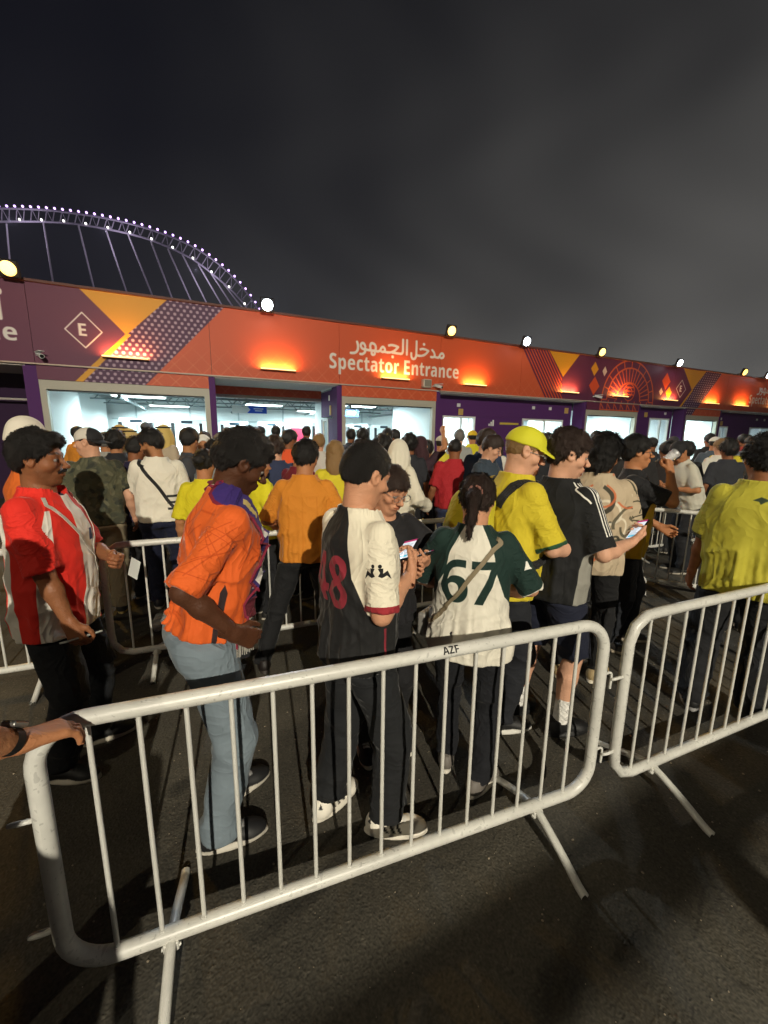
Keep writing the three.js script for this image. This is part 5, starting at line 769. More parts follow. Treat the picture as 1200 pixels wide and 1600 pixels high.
// the man with the number 48
{
  const tex = shirtTex('#131314', {
    back: (c) => { const W = '#e4dcc6'; fill(c, W, [[0.03, 0.6], [0.085, 0.5], [0.12, 0.30], [0.19, 0.17], [0.33, 0.10], [0.33, 0.6]]); fill(c, W, [[-0.03, 0.6], [-0.085, 0.5], [-0.12, 0.30], [-0.19, 0.17], [-0.33, 0.10], [-0.33, 0.6]]); drawText(c, '4', -0.062, 0.17, 0.29, '#8a2634', 0.72); drawText(c, '8', 0.05, 0.17, 0.29, '#8a2634', 0.72); },
    front: (c) => { const W = '#e4dcc6'; fill(c, W, [[0.03, 0.6], [0.12, 0.40], [0.19, 0.2], [0.33, 0.10], [0.33, 0.6]]); fill(c, W, [[-0.03, 0.6], [-0.12, 0.40], [-0.19, 0.2], [-0.33, 0.10], [-0.33, 0.6]]); fill(c, '#8a2634', [[-0.33, -0.3], [-0.27, -0.3], [-0.27, 0.1], [-0.33, 0.1]]); },
    sleeve: (c) => { c.fillStyle = '#e4dcc6'; c.fillRect(0, 0, 1, 1); c.fillStyle = '#9a2630'; c.fillRect(0, 0, 1, 0.085); c.strokeStyle = c.fillStyle = '#101010'; // two seated figures back to back, as bold strokes
      const q = 0.36, y = 0.47, u = (a, b) => [q + a * 0.5, y + b]; for (const s of [-1, 1]) { c.beginPath(); c.ellipse(q + s * 0.034, y + 0.155, 0.017, 0.026, 0, 0, 7); c.fill(); fill(c, '#101010', [u(s * 0.03, 0.125), u(s * 0.125, 0.13), u(s * 0.12, 0.06), u(s * 0.2, 0.1), u(s * 0.29, -0.02), u(s * 0.19, 0.035), u(s * 0.1, 0.0), u(s * 0.03, 0.02), u(s * 0.07, 0.07)]); } },
  }, 1024);
  const p = stand(makePerson({ h: 1.77, fat: 0.05, skin: SKIN.light, head: [0.0, 0.30, 0.04], lean: 0.02, seed: 9, hair: { style: 'short', t: 0.009, top: 0.022, amp: 0.004, len: 0.013, front: 0.06, nape: -0.04, color: 'black', seed: 2 },
    R: { hand: [-0.13, 1.22, 0.18], pole: [-0.35, -1, -0.5], palm: [0.55, 0.45, -0.7], curl: 0.62, thumb: 0.5, point: [0.5, 0.7, 0.4] }, L: { hand: [0.06, 1.16, 0.27], pole: [0.8, -0.8, -0.4], palm: [-0.3, 0.6, -0.7], curl: 0.6 }, feet: [[0.13, -0.08, 0.25], [-0.12, 0.08, -0.62]],
    shirt: { tex, color: '#ffffff', hem: -0.1, loose: 0.02, sleeve: 0.93, hang: 0.9, fold: 0.008, collar: '#d9d0ba' }, trousers: { color: '#15171a', loose: 0.026, short: 0.03 }, shoes: { color: '#ece6d8', sole: '#d8d2c4', stripe: '#101010', lace: '#f2eee4' } }), -0.11, -1.62, 2.2, 'man in a black shirt with cream sleeves and the red number 48 on his back');
  holdPhone(p, 'R', 'bright phone held up by the man with the number 48', { off: 0.03, along: 0.10 });
}
// the woman with glasses who faces the queue
{
  const p = stand(makePerson({ h: 1.66, sex: 'f', fat: 0.2, skin: SKIN.light, head: [0.28, 0.42, -0.05], lean: 0.08, seed: 11, hair: { style: 'bun', t: 0.014, amp: 0.006, front: 0.052, color: 'brown', seed: 3 }, glasses: 'steel',
    R: { hand: [-0.04, 1.24, 0.26], pole: [-1, -0.6, 0], palm: [0.2, 0.7, -0.6], curl: 0.5, point: [0.8, 0.3, 0.3] }, L: { hand: [0.14, 1.25, 0.27], pole: [1, -0.6, 0], palm: [-0.3, 0.7, -0.6], curl: 0.6, point: [-0.5, 0.3, 0.6] }, feet: [[0.1, 0, 0.2], [-0.1, 0, -0.2]],
    shirt: { color: '#17161a', loose: 0.02, sleeve: 0.8, hem: -0.1, collar: '#202024' }, trousers: { color: '#131316' }, shoes: { color: '#0f0f10', sole: '#e0dccf', lace: '#e8e4da' } }), -0.015, -2.12, 0.42, 'woman with glasses in a black shirt smiling down at her phone behind number 48');
  holdPhone(p, 'L', 'bright phone in the hands of the woman with glasses', { off: 0.026, up: [1, 0.1, 0.1] });
}
// the woman with the number 67
{
  const G = '#0c2a24', tex = shirtTex('#dcd7c8', {
    back: (c) => { fill(c, G, [[0.05, 0.6], [0.095, 0.52], [0.135, 0.32], [0.20, 0.2], [0.33, 0.12], [0.33, 0.6]]); fill(c, G, [[-0.05, 0.6], [-0.095, 0.52], [-0.135, 0.32], [-0.20, 0.2], [-0.33, 0.12], [-0.33, 0.6]]); drawText(c, '6', -0.08, 0.16, 0.32, G, 0.9); drawText(c, '7', 0.076, 0.16, 0.32, G, 0.9); c.strokeStyle = '#b9b4a4'; c.lineWidth = 0.004; c.strokeRect(-0.2, -0.2, 0.4, 0.001); },
    front: (c) => { fill(c, G, [[0.05, 0.6], [0.14, 0.4], [0.2, 0.2], [0.33, 0.12], [0.33, 0.6]]); fill(c, G, [[-0.05, 0.6], [-0.14, 0.4], [-0.2, 0.2], [-0.33, 0.12], [-0.33, 0.6]]); },
    sleeve: (c, s) => { c.fillStyle = G; c.fillRect(0, 0, 1, 1); c.fillStyle = '#d8d3c4'; c.fillRect(0, 0, 1, 0.03); const q = s === 'right' ? 0.38 : 0.62; fill(c, '#e9e6dc', [[q - 0.05, 0.5], [q + 0.02, 0.62], [q + 0.05, 0.6], [q + 0.03, 0.5], [q + 0.055, 0.42], [q, 0.48]]); },
  }, 1024);
  const p = stand(makePerson({ h: 1.62, sex: 'f', fat: 0.36, skin: SKIN.light, head: [-0.05, 0.28, 0], lean: 0.03, seed: 13, hair: { style: 'pony', t: 0.016, amp: 0.006, front: 0.055, nape: -0.075, color: 'brown', seed: 5 },
    R: { hand: [-0.14, 1.06, 0.22], pole: [-1, -0.5, -0.3], palm: [0.4, 0.6, -0.4], curl: 0.5 }, L: { hand: [0.14, 1.06, 0.22], pole: [1, -0.5, -0.3], palm: [-0.4, 0.6, -0.4], curl: 0.5 }, feet: [[0.1, 0.06, 0.1], [-0.1, -0.08, -0.5]],
    shirt: { tex, color: '#ffffff', hem: -0.16, loose: 0.028, sleeve: 0.98, hang: 0.8, fold: 0.009, collar: G }, trousers: { color: '#0c0e15', loose: 0.008 }, shoes: { color: '#6c6660', sole: '#cfc9bc', lace: '#b86a4a' } }), 0.44, -1.9, 2.85, 'woman with a ponytail in a pale shirt with the green number 67 on her back');
  const rg = p.rigOf, tie = part('hair_tie', (() => { const l = []; for (let i = 0; i < 14; i++) { const a = i / 14 * 6.283; l.push(new THREE.IcosahedronGeometry(0.012, 1).translate(0.028 * Math.cos(a), 0.028 * Math.sin(a) + 0.022, -0.122 - 0.004 * (i % 3))); } return merge(l); })(), cloth('#b87a68'), p); tie.position.copy(rg.hc); tie.quaternion.setFromEuler(new THREE.Euler(0.28, -0.05, 0, 'YXZ'));
  const strap = strapOn(rg, [[-0.135, 0.47, -0.01], [-0.09, 0.43, -0.11], [0.0, 0.30, -0.14], [0.1, 0.15, -0.14], [0.2, 0.02, -0.07], [0.235, -0.03, 0.06]].map((q) => rg.onChest(...q)), 0.022, 0.003, 0.006, 60), bag = new THREE.Group();
  part('strap', strap, std('#80735a', 0.7), bag); const pouch = part('pouch', rbox(0.2, 0.14, 0.06, 0.02), std('#8d8a84', 0.6), bag); pouch.position.copy(rg.onChest(0.24, -0.06, 0.12)); pouch.rotation.y = 1.2; part('zip', box(0.16, 0.006, 0.004, 0, 0.045, 0.031), M.steel, pouch);
  bag.applyMatrix4(p.matrixWorld); place(bag, 'crossbody_bag', 'crossbody bag with an olive strap across the back of the number 67 shirt', 'bag');
}
// the man with the yellow cap and backpack
{
  const Yl = lin('#cfcb28'), p = stand(makePerson({ h: 1.86, fat: 0.38, skin: SKIN.fair, head: [-0.45, 0.30, 0], lean: 0.10, seed: 15, hair: { style: 'short', t: 0.006, amp: 0.003, color: 'light', seed: 6, front: 0.05 }, glasses: 'steel', cap: { key: 'yellow', color: (x, y, z) => (z > 0.085 && y > 0.06 && y < 0.085 && Math.abs(x) < 0.03 ? [0.05, 0.2, 0.08] : Yl) },
    R: { hand: [-0.2, 1.12, 0.34], pole: [-0.6, -1, -0.3], palm: [0.6, 0.5, 0], curl: 0.5 }, L: { hand: [0.16, 1.12, 0.34], pole: [0.6, -1, -0.3], curl: 0.5 },
    shirt: { tex: shirtTex('#ccb828', { sleeve: (c) => { c.fillStyle = '#1e4a30'; c.fillRect(0, 0, 1, 0.05); } }, 256), color: '#ffffff', hem: -0.1, loose: 0.03, sleeve: 0.95, hang: 0.9, collar: '#1a1a1a' }, trousers: { color: '#1c1e24' } }), 0.72, -2.34, 1.85, 'man in a bright yellow cap and yellow shirt looking down, wearing a backpack');
  const rg = p.rigOf, bag = new THREE.Group(), f = (() => { const a = cone(rg.onChest(0, 0.36, -0.24), rg.onChest(0, 0.02, -0.27), 0.12, 0.155), b = cone(rg.onChest(0.07, 0.05, -0.25), rg.onChest(-0.07, 0.05, -0.25), 0.14, 0.14), pk = cone(rg.onChest(0.06, 0.05, -0.36), rg.onChest(-0.06, 0.05, -0.36), 0.07, 0.07); return (x, y, z) => { let d = smin(a(x, y, z), b(x, y, z), 0.06); d = smin(d, pk(x, y, z), 0.03); const r = 1 - Math.abs(noise(x * 9, y * 7, z * 9)); d -= 0.012 * (r * r * r - 0.4); return smax(d, 0.004 - rg.shirtF(x, y, z), 0.01); }; })();
  part('pack_body', flatUV(net(f, [-0.3, 0.8, -0.6], [0.3, 1.5, 0.1], 0.011), 1.5), cloth('#c8bc28'), bag);
  for (const s of [-1, 1]) part('shoulder_strap', strapOn(rg, [[s * 0.1, 0.38, -0.16], [s * 0.115, 0.50, -0.06], [s * 0.125, 0.46, 0.06], [s * 0.14, 0.32, 0.13], [s * 0.165, 0.18, 0.1], [s * 0.18, 0.08, -0.02], [s * 0.15, 0.02, -0.14]].map((q) => rg.onChest(...q)), 0.05, 0.008, 0.008, 60), cloth('#1c1c1e'), bag);
  bag.applyMatrix4(p.matrixWorld); place(bag, 'backpack', 'soft yellow backpack with black straps on the man in the yellow cap', 'backpack');
}
// the man in the black tee
{
  const tex = shirtTex('#0f1012', {
    back: (c) => { fill(c, '#8f8d84', [[0.215, -0.1], [0.33, -0.1], [0.33, 0.22], [0.27, 0.24], [0.225, 0.1]]); fill(c, '#d8d5cc', [[0.2, -0.125], [0.33, -0.115], [0.33, -0.1], [0.2, -0.11]]); },
    front: (c) => { fill(c, '#8f8d84', [[-0.24, -0.1], [-0.33, -0.1], [-0.33, 0.22], [-0.28, 0.24], [-0.25, 0.1]]); fill(c, '#d8d5cc', [[-0.2, -0.125], [-0.33, -0.115], [-0.33, -0.1], [-0.2, -0.11]]); },
    sleeve: (c) => { c.fillStyle = '#e8e5dc'; for (const a of [0.455, 0.5, 0.545]) c.fillRect(a - 0.009, 0.22, 0.018, 0.8); },
  });
  const p = stand(makePerson({ h: 1.84, fat: 0.18, skin: SKIN.fair, head: [-0.72, 0.22, 0], lean: 0.03, seed: 17, hair: { style: 'short', t: 0.015, top: 0.024, amp: 0.007, front: 0.064, nape: -0.058, color: 'brown', seed: 8 }, beard: { full: 0.12 },
    R: { hand: [-0.27, 1.17, 0.27], pole: [-0.4, -1, -0.5], palm: [0.5, 0.6, -0.5], curl: 0.62, point: [-0.1, 0.5, 0.8] }, L: { hand: [0.1, 1.1, 0.28], pole: [0.7, -1, -0.2], curl: 0.5 }, feet: [[0.12, -0.05, 0.1], [-0.12, 0.05, -0.35]],
    shirt: { tex, color: '#ffffff', hem: -0.1, loose: 0.028, sleeve: 0.9, hang: 0.9, fold: 0.008, collar: '#0c0c0e' }, trousers: { color: '#11162a', len: 0.96, loose: 0.034 }, shoes: { color: '#0d0d0e', sole: '#151515', sock: 0.36 } }), 1.0, -2.3, 2.1, 'man in a black shirt with three white shoulder stripes and navy shorts');
  const rg = p.rigOf, st = []; for (const k of [-0.018, 0, 0.018]) st.push(strapOn(rg, [[-0.075, 0.525, k - 0.01], [-0.12, 0.49, k - 0.012], [-0.17, 0.47, k - 0.012], [-0.2, 0.44, k - 0.012]].map((q) => rg.onChest(...q)), 0.0085, 0.0012, 0.001, 20)); part('shoulder_stripes', merge(st), std('#e8e5dc', 0.8), p);
  holdPhone(p, 'R', 'bright phone held low by the man with three white shoulder stripes', { off: 0.03, along: 0.1 });
}
// tan printed shirt, seen from behind
{
  const tex = shirtTex('#b9a78c', { back: (c) => { c.globalAlpha = 0.85; for (let i = 0; i < 26; i++) { const x = -0.1 + 0.36 * rnd(), y = 0.05 + 0.4 * rnd(); c.strokeStyle = ['#2c2a22', '#4a4636', '#c8653c', '#e0d6c0'][i % 4]; c.lineWidth = 0.012 + 0.02 * rnd(); c.beginPath(); c.arc(x, y, 0.03 + 0.1 * rnd(), rnd() * 6, rnd() * 6); c.stroke(); } c.fillStyle = '#c4613a'; c.globalAlpha = 0.5; c.beginPath(); c.ellipse(-0.16, 0.3, 0.07, 0.1, 0.4, 0, 7); c.fill(); }, sleeve: (c) => { c.strokeStyle = '#4a4636'; c.lineWidth = 0.03; for (let i = 0; i < 8; i++) { c.beginPath(); c.arc(rnd(), rnd(), 0.1 + 0.2 * rnd(), 0, 3); c.stroke(); } } }, 512);
  stand(makePerson({ h: 1.82, fat: 0.15, skin: SKIN.tan, head: [-0.5, 0.22, 0.1], lean: 0.08, seed: 19, hair: { style: 'mid', t: 0.026, top: 0.03, amp: 0.01, nape: -0.12, color: 'black', seed: 9 }, R: { hand: [-0.16, 1.1, 0.3], pole: [-0.5, -1, -0.4], curl: 0.5 }, L: { hand: [0.15, 1.12, 0.28], pole: [0.5, -1, -0.4], curl: 0.5 }, feet: [[0.13, 0, 0.1], [-0.12, 0.04, -0.4]],
    shirt: { tex, color: '#ffffff', hem: -0.12, loose: 0.034, sleeve: 0.95, hang: 0.9 }, trousers: { color: '#121214', loose: 0.014 }, shoes: { color: '#a9946c', sole: '#d6cdb8' } }), 1.5, -2.82, 2.7, 'long-haired person in a tan shirt printed with dark brush strokes');
}
// the drinking man
{
  const tex = shirtTex('#e0b414', { back: (c) => { fill(c, '#17171a', [[-0.33, 0.6], [0.33, 0.6], [0.33, 0.12], [0.12, 0.36], [-0.12, 0.36], [-0.33, 0.12]]); }, front: (c) => { fill(c, '#17171a', [[-0.05, 0.6], [-0.33, 0.6], [-0.33, 0.1], [-0.2, 0.2], [-0.08, 0.42]]); fill(c, '#17171a', [[0.05, 0.6], [0.33, 0.6], [0.33, 0.1], [0.2, 0.2], [0.08, 0.42]]); }, sleeve: (c) => { c.fillStyle = '#17171a'; c.fillRect(0, 0, 1, 1); } }, 512);
  const p = stand(makePerson({ h: 1.82, fat: 0.2, skin: SKIN.tan, head: [0.15, -0.02, 0], seed: 21, hair: { style: 'short', t: 0.015, top: 0.02, color: 'black', seed: 10, front: 0.062 }, glasses: 'dark',
    R: { hand: [-0.08, 1.50, 0.22], pole: [-0.5, -1, 0.35], palm: [0.6, 0, -0.7], curl: 0.8, thumb: 0.8, point: [0.35, 0.8, -0.1] }, L: { hand: [0.2, 1.02, 0.25], pole: [0.5, -0.5, -1], curl: 0.5 }, feet: [[0.13, 0.08, 0.2], [-0.13, -0.08, -0.2]],
    shirt: { tex, color: '#ffffff', hem: -0.14, loose: 0.026, sleeve: 0.85, hang: 0.85, collar: '#e0b414' }, trousers: { color: '#1a1d24', loose: 0.02 }, shoes: { color: '#201c1a', sole: '#a89c88' } }), 2.08, -3.35, 1.1, 'man with glasses in a yellow and black shirt raising his hand to his mouth');
  const rg = p.rigOf, g = new THREE.Group(), c = rg.R.wr.clone().addScaledVector(rg.R.hand, 0.09).addScaledVector(rg.R.palm.clone().normalize(), 0.03); g.position.copy(c.applyMatrix4(p.matrixWorld)); g.rotation.z = -0.9;
  part('cup_wall', new THREE.LatheGeometry([[0.026, 0], [0.03, 0.01], [0.038, 0.1], [0.0365, 0.1], [0.0285, 0.01]].map((q) => new THREE.Vector2(...q)), 20), new THREE.MeshPhysicalMaterial({ color: '#ffffff', transmission: 0.8, roughness: 0.1, thickness: 0 }), g); part('cup_base', new THREE.CylinderGeometry(0.027, 0.027, 0.003, 20).translate(0, 0.004, 0), M.white, g);
  place(g, 'plastic_cup', 'clear plastic cup at the mouth of the drinking man', 'cup');
}
// yellow shirt at the right edge
{
  const tex = shirtTex('#b3aa34', { back: (c) => { fill(c, '#2c3a24', [[-0.035, 0.455], [0.0, 0.475], [0.04, 0.46], [0.02, 0.45], [0.0, 0.435], [-0.008, 0.45]]); c.strokeStyle = '#a09830'; c.lineWidth = 0.004; c.beginPath(); c.moveTo(-0.14, 0.5); c.lineTo(-0.2, -0.2); c.stroke(); }, sleeve: (c) => { c.fillStyle = '#3c3a1c'; c.fillRect(0, 0, 1, 0.05); } }, 512);
  const p = stand(makePerson({ h: 1.82, fat: 0.14, skin: SKIN.brown, head: [0.15, 0.18, 0], seed: 23, hair: { style: 'short', t: 0.016, top: 0.025, amp: 0.008, curl: 0.005, nape: -0.075, color: 'black', seed: 11 },
    L: { hand: [0.25, 0.86, 0.1], pole: [0.4, 0, -1], palm: [-1, 0, 0.3] }, R: { hand: [-0.25, 0.86, 0.12], pole: [-0.4, 0, -1], palm: [1, 0, 0.3] }, feet: [[0.15, 0, 0.15], [-0.15, 0.05, -0.2]],
    shirt: { tex, color: '#ffffff', hem: -0.12, loose: 0.034, sleeve: 0.9, hang: 0.95, fold: 0.009, collar: '#b5ae1e' }, trousers: { color: '#15161a', loose: 0.03 }, shoes: { color: '#131313', sole: '#888' } }), 2.27, -2.42, 2.5, 'curly haired man in a plain yellow shirt seen from behind at the right edge');
  const A = []; for (let i = 0; i <= 20; i++) { const t = i / 20; A.push(V(0.205 - 0.03 * t, 0.86 - 0.75 * t, 0.005)); } part('piping', ribbon(A, A.map(() => V(0, 0, 1)), 0.012, 0.004), std('#b8b6b0', 0.7), p);
}
// walking man in orange
stand(makePerson({ h: 1.76, fat: 0.05, skin: SKIN.tan, head: [-0.2, 0.22, 0.05], lean: 0.06, seed: 25, hair: { style: 'short', t: 0.014, top: 0.02, amp: 0.007, nape: -0.075, color: 'black', seed: 12 }, R: { hand: [-0.26, 1.0, 0.18], pole: [-0.6, -0.3, -1], curl: 0.4 }, L: { hand: [0.24, 1.08, 0.27], pole: [0.7, -0.7, -0.6], curl: 0.4 }, feet: [[0.33, -0.14, 0.3, 0.0, 0], [-0.16, 0.2, -0.1]],
  shirt: { tex: shirtTex('#cc7f22', { back: (c) => { c.strokeStyle = '#c07010'; c.lineWidth = 0.005; for (let i = 0; i < 5; i++) { c.beginPath(); c.moveTo(-0.2 + i * 0.1, -0.3); c.lineTo(-0.18 + i * 0.09, 0.4); c.stroke(); } } }, 256), color: '#ffffff', hem: -0.09, loose: 0.03, sleeve: 0.95, hang: 0.9, fold: 0.009, collar: '#c87a18' }, trousers: { color: '#0e0f12', loose: 0.014 }, shoes: { color: '#1c1512', sole: '#3a3430' } }), -0.6, -3.0, 3.2, 'dark haired man in a plain orange shirt and black trousers stepping sideways');
// the arm that holds the front barrier belongs to a man just outside the frame
{
  const p = stand(makePerson({ h: 1.8, fat: 0.15, skin: SKIN.tan, head: [0, 0.1, 0], lean: 0.16, seed: 27, hair: { style: 'short', color: 'black', seed: 13 }, R: { hand: [-0.23, 1.03, 0.384], pole: [-0.9, 0.1, -0.5], palm: [0, -1, 0.05], curl: 0.36, thumb: 0.2, point: [-0.28, -0.08, 0.95] }, shirt: { color: '#20242c', sleeve: 0.9 }, trousers: { color: '#1b1c20' } }), -1.25, -0.585, 2.75, 'man beside the viewer whose tanned hand grips the left corner of the front barrier');
  const rg = p.rigOf, d = rg.R.wr.clone().sub(rg.R.el).normalize(), w = new THREE.Group(), q = rg.R.wr.clone().addScaledVector(d, -0.035), m = frameOf(d, rg.R.palm).setPosition(q);
  part('strap', new THREE.CylinderGeometry(0.0325, 0.0335, 0.024, 28, 1, true).scale(1, 1, 0.92), std('#0d0d0e', 0.5), w); part('case', rbox(0.036, 0.042, 0.012, 0.005, 0, 0, -0.036), M.steel, w); part('face', rbox(0.031, 0.037, 0.002, 0.001, 0, 0, -0.0425), M.black, w);
  w.applyMatrix4(p.matrixWorld.clone().multiply(m)); place(w, 'wristwatch', 'black wristwatch on the arm reaching in from the left edge', 'watch');
}
// ---------------------------------------------------------------- the people further back, each placed by eye: standing where the photograph shows a head
const yard = (x, z) => { const q = V(x, 0, z).applyMatrix4(building.matrixWorld.clone().invert()); return q.z < 3.05 ? 0.12 : 0; };
const shade = new Map(), dye = (c) => { if (!shade.has(c)) shade.set(c, cloth(c, { bump: 4 })); return shade.get(c); };
const blank = { q: 'far', hair: null, shoes: { color: '#191817', sole: '#b9b2a4' }, shirt: { color: '#888', sleeve: 0.9, loose: 0.03, hang: 0.9 }, trousers: { color: '#16171b', loose: 0.018 } };
const hold = { R: { hand: [-0.12, 1.14, 0.30], pole: [-0.6, -1, -0.4], curl: 0.5, palm: [0.3, 0.6, -0.5] }, L: { hand: [0.12, 1.12, 0.30], pole: [0.6, -1, -0.4], curl: 0.5, palm: [-0.3, 0.6, -0.5] } };
const poses = {
  plain: makePerson({ ...blank, seed: 31, head: [0.1, 0.1, 0] }),
  stout: makePerson({ ...blank, seed: 32, fat: 0.45, head: [-0.2, 0.15, 0] }),
  phone: makePerson({ ...blank, ...hold, seed: 33, head: [0, 0.42, 0] }),
  left: makePerson({ ...blank, seed: 34, head: [0.95, 0.1, 0], fat: 0.1 }),
  right: makePerson({ ...blank, ...hold, seed: 35, head: [-0.95, 0.2, 0], fat: 0.15 }),
  woman: makePerson({ ...blank, seed: 36, sex: 'f', head: [0.15, 0.12, 0], fat: 0.12 }),
  lady: makePerson({ ...blank, ...hold, seed: 37, sex: 'f', head: [-0.3, 0.3, 0], fat: 0.2 }),
  raise: makePerson({ ...blank, seed: 38, sex: 'f', R: { hand: [-0.22, 1.82, 0.22], pole: [-1, 0.1, 0], palm: [0, 0, 1], curl: 0.5 }, head: [-0.3, -0.15, 0] }),
  robe: makePerson({ ...blank, seed: 39, q: 'mid', shirt: { color: '#d9d2bd', sleeve: 1.95, loose: 0.03, hem: -0.86, hang: 1, robe: true, fold: 0.012 }, trousers: null, head: [0.7, 0.32, 0], hands: 1, R: { hand: [-0.2, 1.02, 0.24], pole: [-0.6, -0.6, -1], curl: 0.5 }, L: { hand: [0.1, 1.08, 0.3], pole: [0.8, -0.6, -0.6], curl: 0.5 } }),
  bend: makePerson({ ...blank, ...hold, seed: 40, q: 'mid', lean: 0.34, head: [0.5, 0.65, 0] }),
  // nearer ones
  backMid: makePerson({ ...blank, seed: 41, q: 'mid', head: [0, 0.08, 0], fat: 0.2 }),
  leftMid: makePerson({ ...blank, seed: 42, q: 'mid', head: [1.0, 0.2, 0], fat: 0.15, eyes: true }),
  phoneMid: makePerson({ ...blank, ...hold, seed: 43, q: 'mid', head: [0.2, 0.45, 0], fat: 0.12, eyes: true }),
  womanMid: makePerson({ ...blank, seed: 44, q: 'mid', sex: 'f', head: [-0.15, 0.15, 0], fat: 0.15 }),
};
// things to wear on the head, in the head frame
const hairOf = (h, c = 0.009) => tufts(flatUV(net(hairField({ hair: h, fat: 0.1 }), [-0.16, -0.3, -0.2], [0.16, 0.17, 0.13], c), 2), 700, h);
const tops = { short: hairOf({ style: 'short', t: 0.016, top: 0.024, seed: 3 }), thick: hairOf({ style: 'short', t: 0.026, top: 0.036, curl: 0.006, amp: 0.01, seed: 5, nape: -0.08 }), thin: hairOf({ style: 'short', t: 0.007, top: 0.006, amp: 0.003, front: 0.075 }), long: hairOf({ style: 'long', t: 0.018, seed: 6, nape: -0.1 }), mid: hairOf({ style: 'mid', t: 0.02, seed: 8, nape: -0.1 }), bun: hairOf({ style: 'bun', t: 0.013, seed: 9 }) };
const plainCap = (hex, back) => { const c = lin(hex); return { key: hex + (back ? 'b' : ''), back, color: () => c }; };
const ghutra = drapeGeo(0.008, 'ghutra'), hijab = drapeGeo(0.008, 'hijab'), agalMat = std('#0c0c0d', 0.7);
const heads = {};
for (const k of Object.keys(poses)) { const p = poses[k], r = p.userData.rig; heads[k] = { pos: r.hc.clone(), q: new THREE.Quaternion().setFromRotationMatrix(r.HM) }; delete p.userData.rig; }
const firstUse = new Set();
function crowd(pose, x, z, top, yaw, skin, wear, shirt, trousers, label, extra) {
  const src = poses[pose], p = src.clone(), h = heads[pose], y0 = yard(x, z), s = clamp((top - y0) / (wear[0] === 'cap' || wear[0] === 'ghutra' ? 1.78 : 1.77), 0.9, 1.11);
  p.traverse((m) => { if (m.name === 'body') m.material = skinMat(SKIN[skin]); if (m.name === 'shirt') m.material = typeof shirt === 'string' ? dye(shirt) : shirt; if (m.name === 'trousers') m.material = dye(trousers); });
  const on = (n, g, m) => { const q = part(n, g, m, p); q.position.copy(h.pos); q.quaternion.copy(h.q); q.scale.setScalar(1.06); return q; };
  if (wear[0] === 'cap') { on('hair', tops.thin, HAIR.black); on('cap', capGeo(wear[1]), capMat); } else if (wear[0] === 'ghutra') { on('head_cloth', ghutra, dye(wear[1])); if (wear[2] !== false) on('head_cord', agalGeo, agalMat); } else if (wear[0] === 'hijab') on('head_cloth', hijab, dye(wear[1])); else if (tops[wear[0]]) on('hair', tops[wear[0]], HAIR[wear[1] ?? 'black']);
  if (extra) extra(p, on);
  p.scale.setScalar(s); p.position.set(x, y0, z); p.rotation.y = yaw; p.updateMatrixWorld(true);
  return place(p, 'person', label, 'person', 'people in the crowd before the entrance');
}
const CREAM_RED = (x, y, z) => (Math.abs(Math.atan2(x - 0.02, z) - 1.35) < 0.42 ? [0.42, 0.02, 0.04] : [0.72, 0.66, 0.55]);
const TWO_TONE = (x, y, z) => (z < -0.02 && y < 0.2 && (z < -0.03) ? [0.012, 0.012, 0.014] : [0.62, 0.58, 0.5]);
const camo = shirtTex('#4a4a36', { back: (c) => { for (let i = 0; i < 260; i++) { c.fillStyle = ['#33352a', '#5c5a44', '#232620', '#6c6750', '#3c4032'][i % 5]; c.globalAlpha = 0.7; c.beginPath(); c.ellipse(-0.33 + 0.66 * rnd(), -0.3 + 0.9 * rnd(), 0.01 + 0.035 * rnd(), 0.008 + 0.02 * rnd(), rnd() * 3, 0, 7); c.fill(); } }, front: (c) => { for (let i = 0; i < 260; i++) { c.fillStyle = ['#33352a', '#5c5a44', '#232620', '#6c6750'][i % 4]; c.globalAlpha = 0.7; c.beginPath(); c.ellipse(-0.33 + 0.66 * rnd(), -0.3 + 0.9 * rnd(), 0.01 + 0.035 * rnd(), 0.008 + 0.02 * rnd(), rnd() * 3, 0, 7); c.fill(); } }, sleeve: (c) => { for (let i = 0; i < 120; i++) { c.fillStyle = ['#33352a', '#5c5a44', '#232620'][i % 3]; c.globalAlpha = 0.7; c.beginPath(); c.ellipse(rnd(), rnd(), 0.06, 0.05, rnd() * 3, 0, 7); c.fill(); } } }, 512);
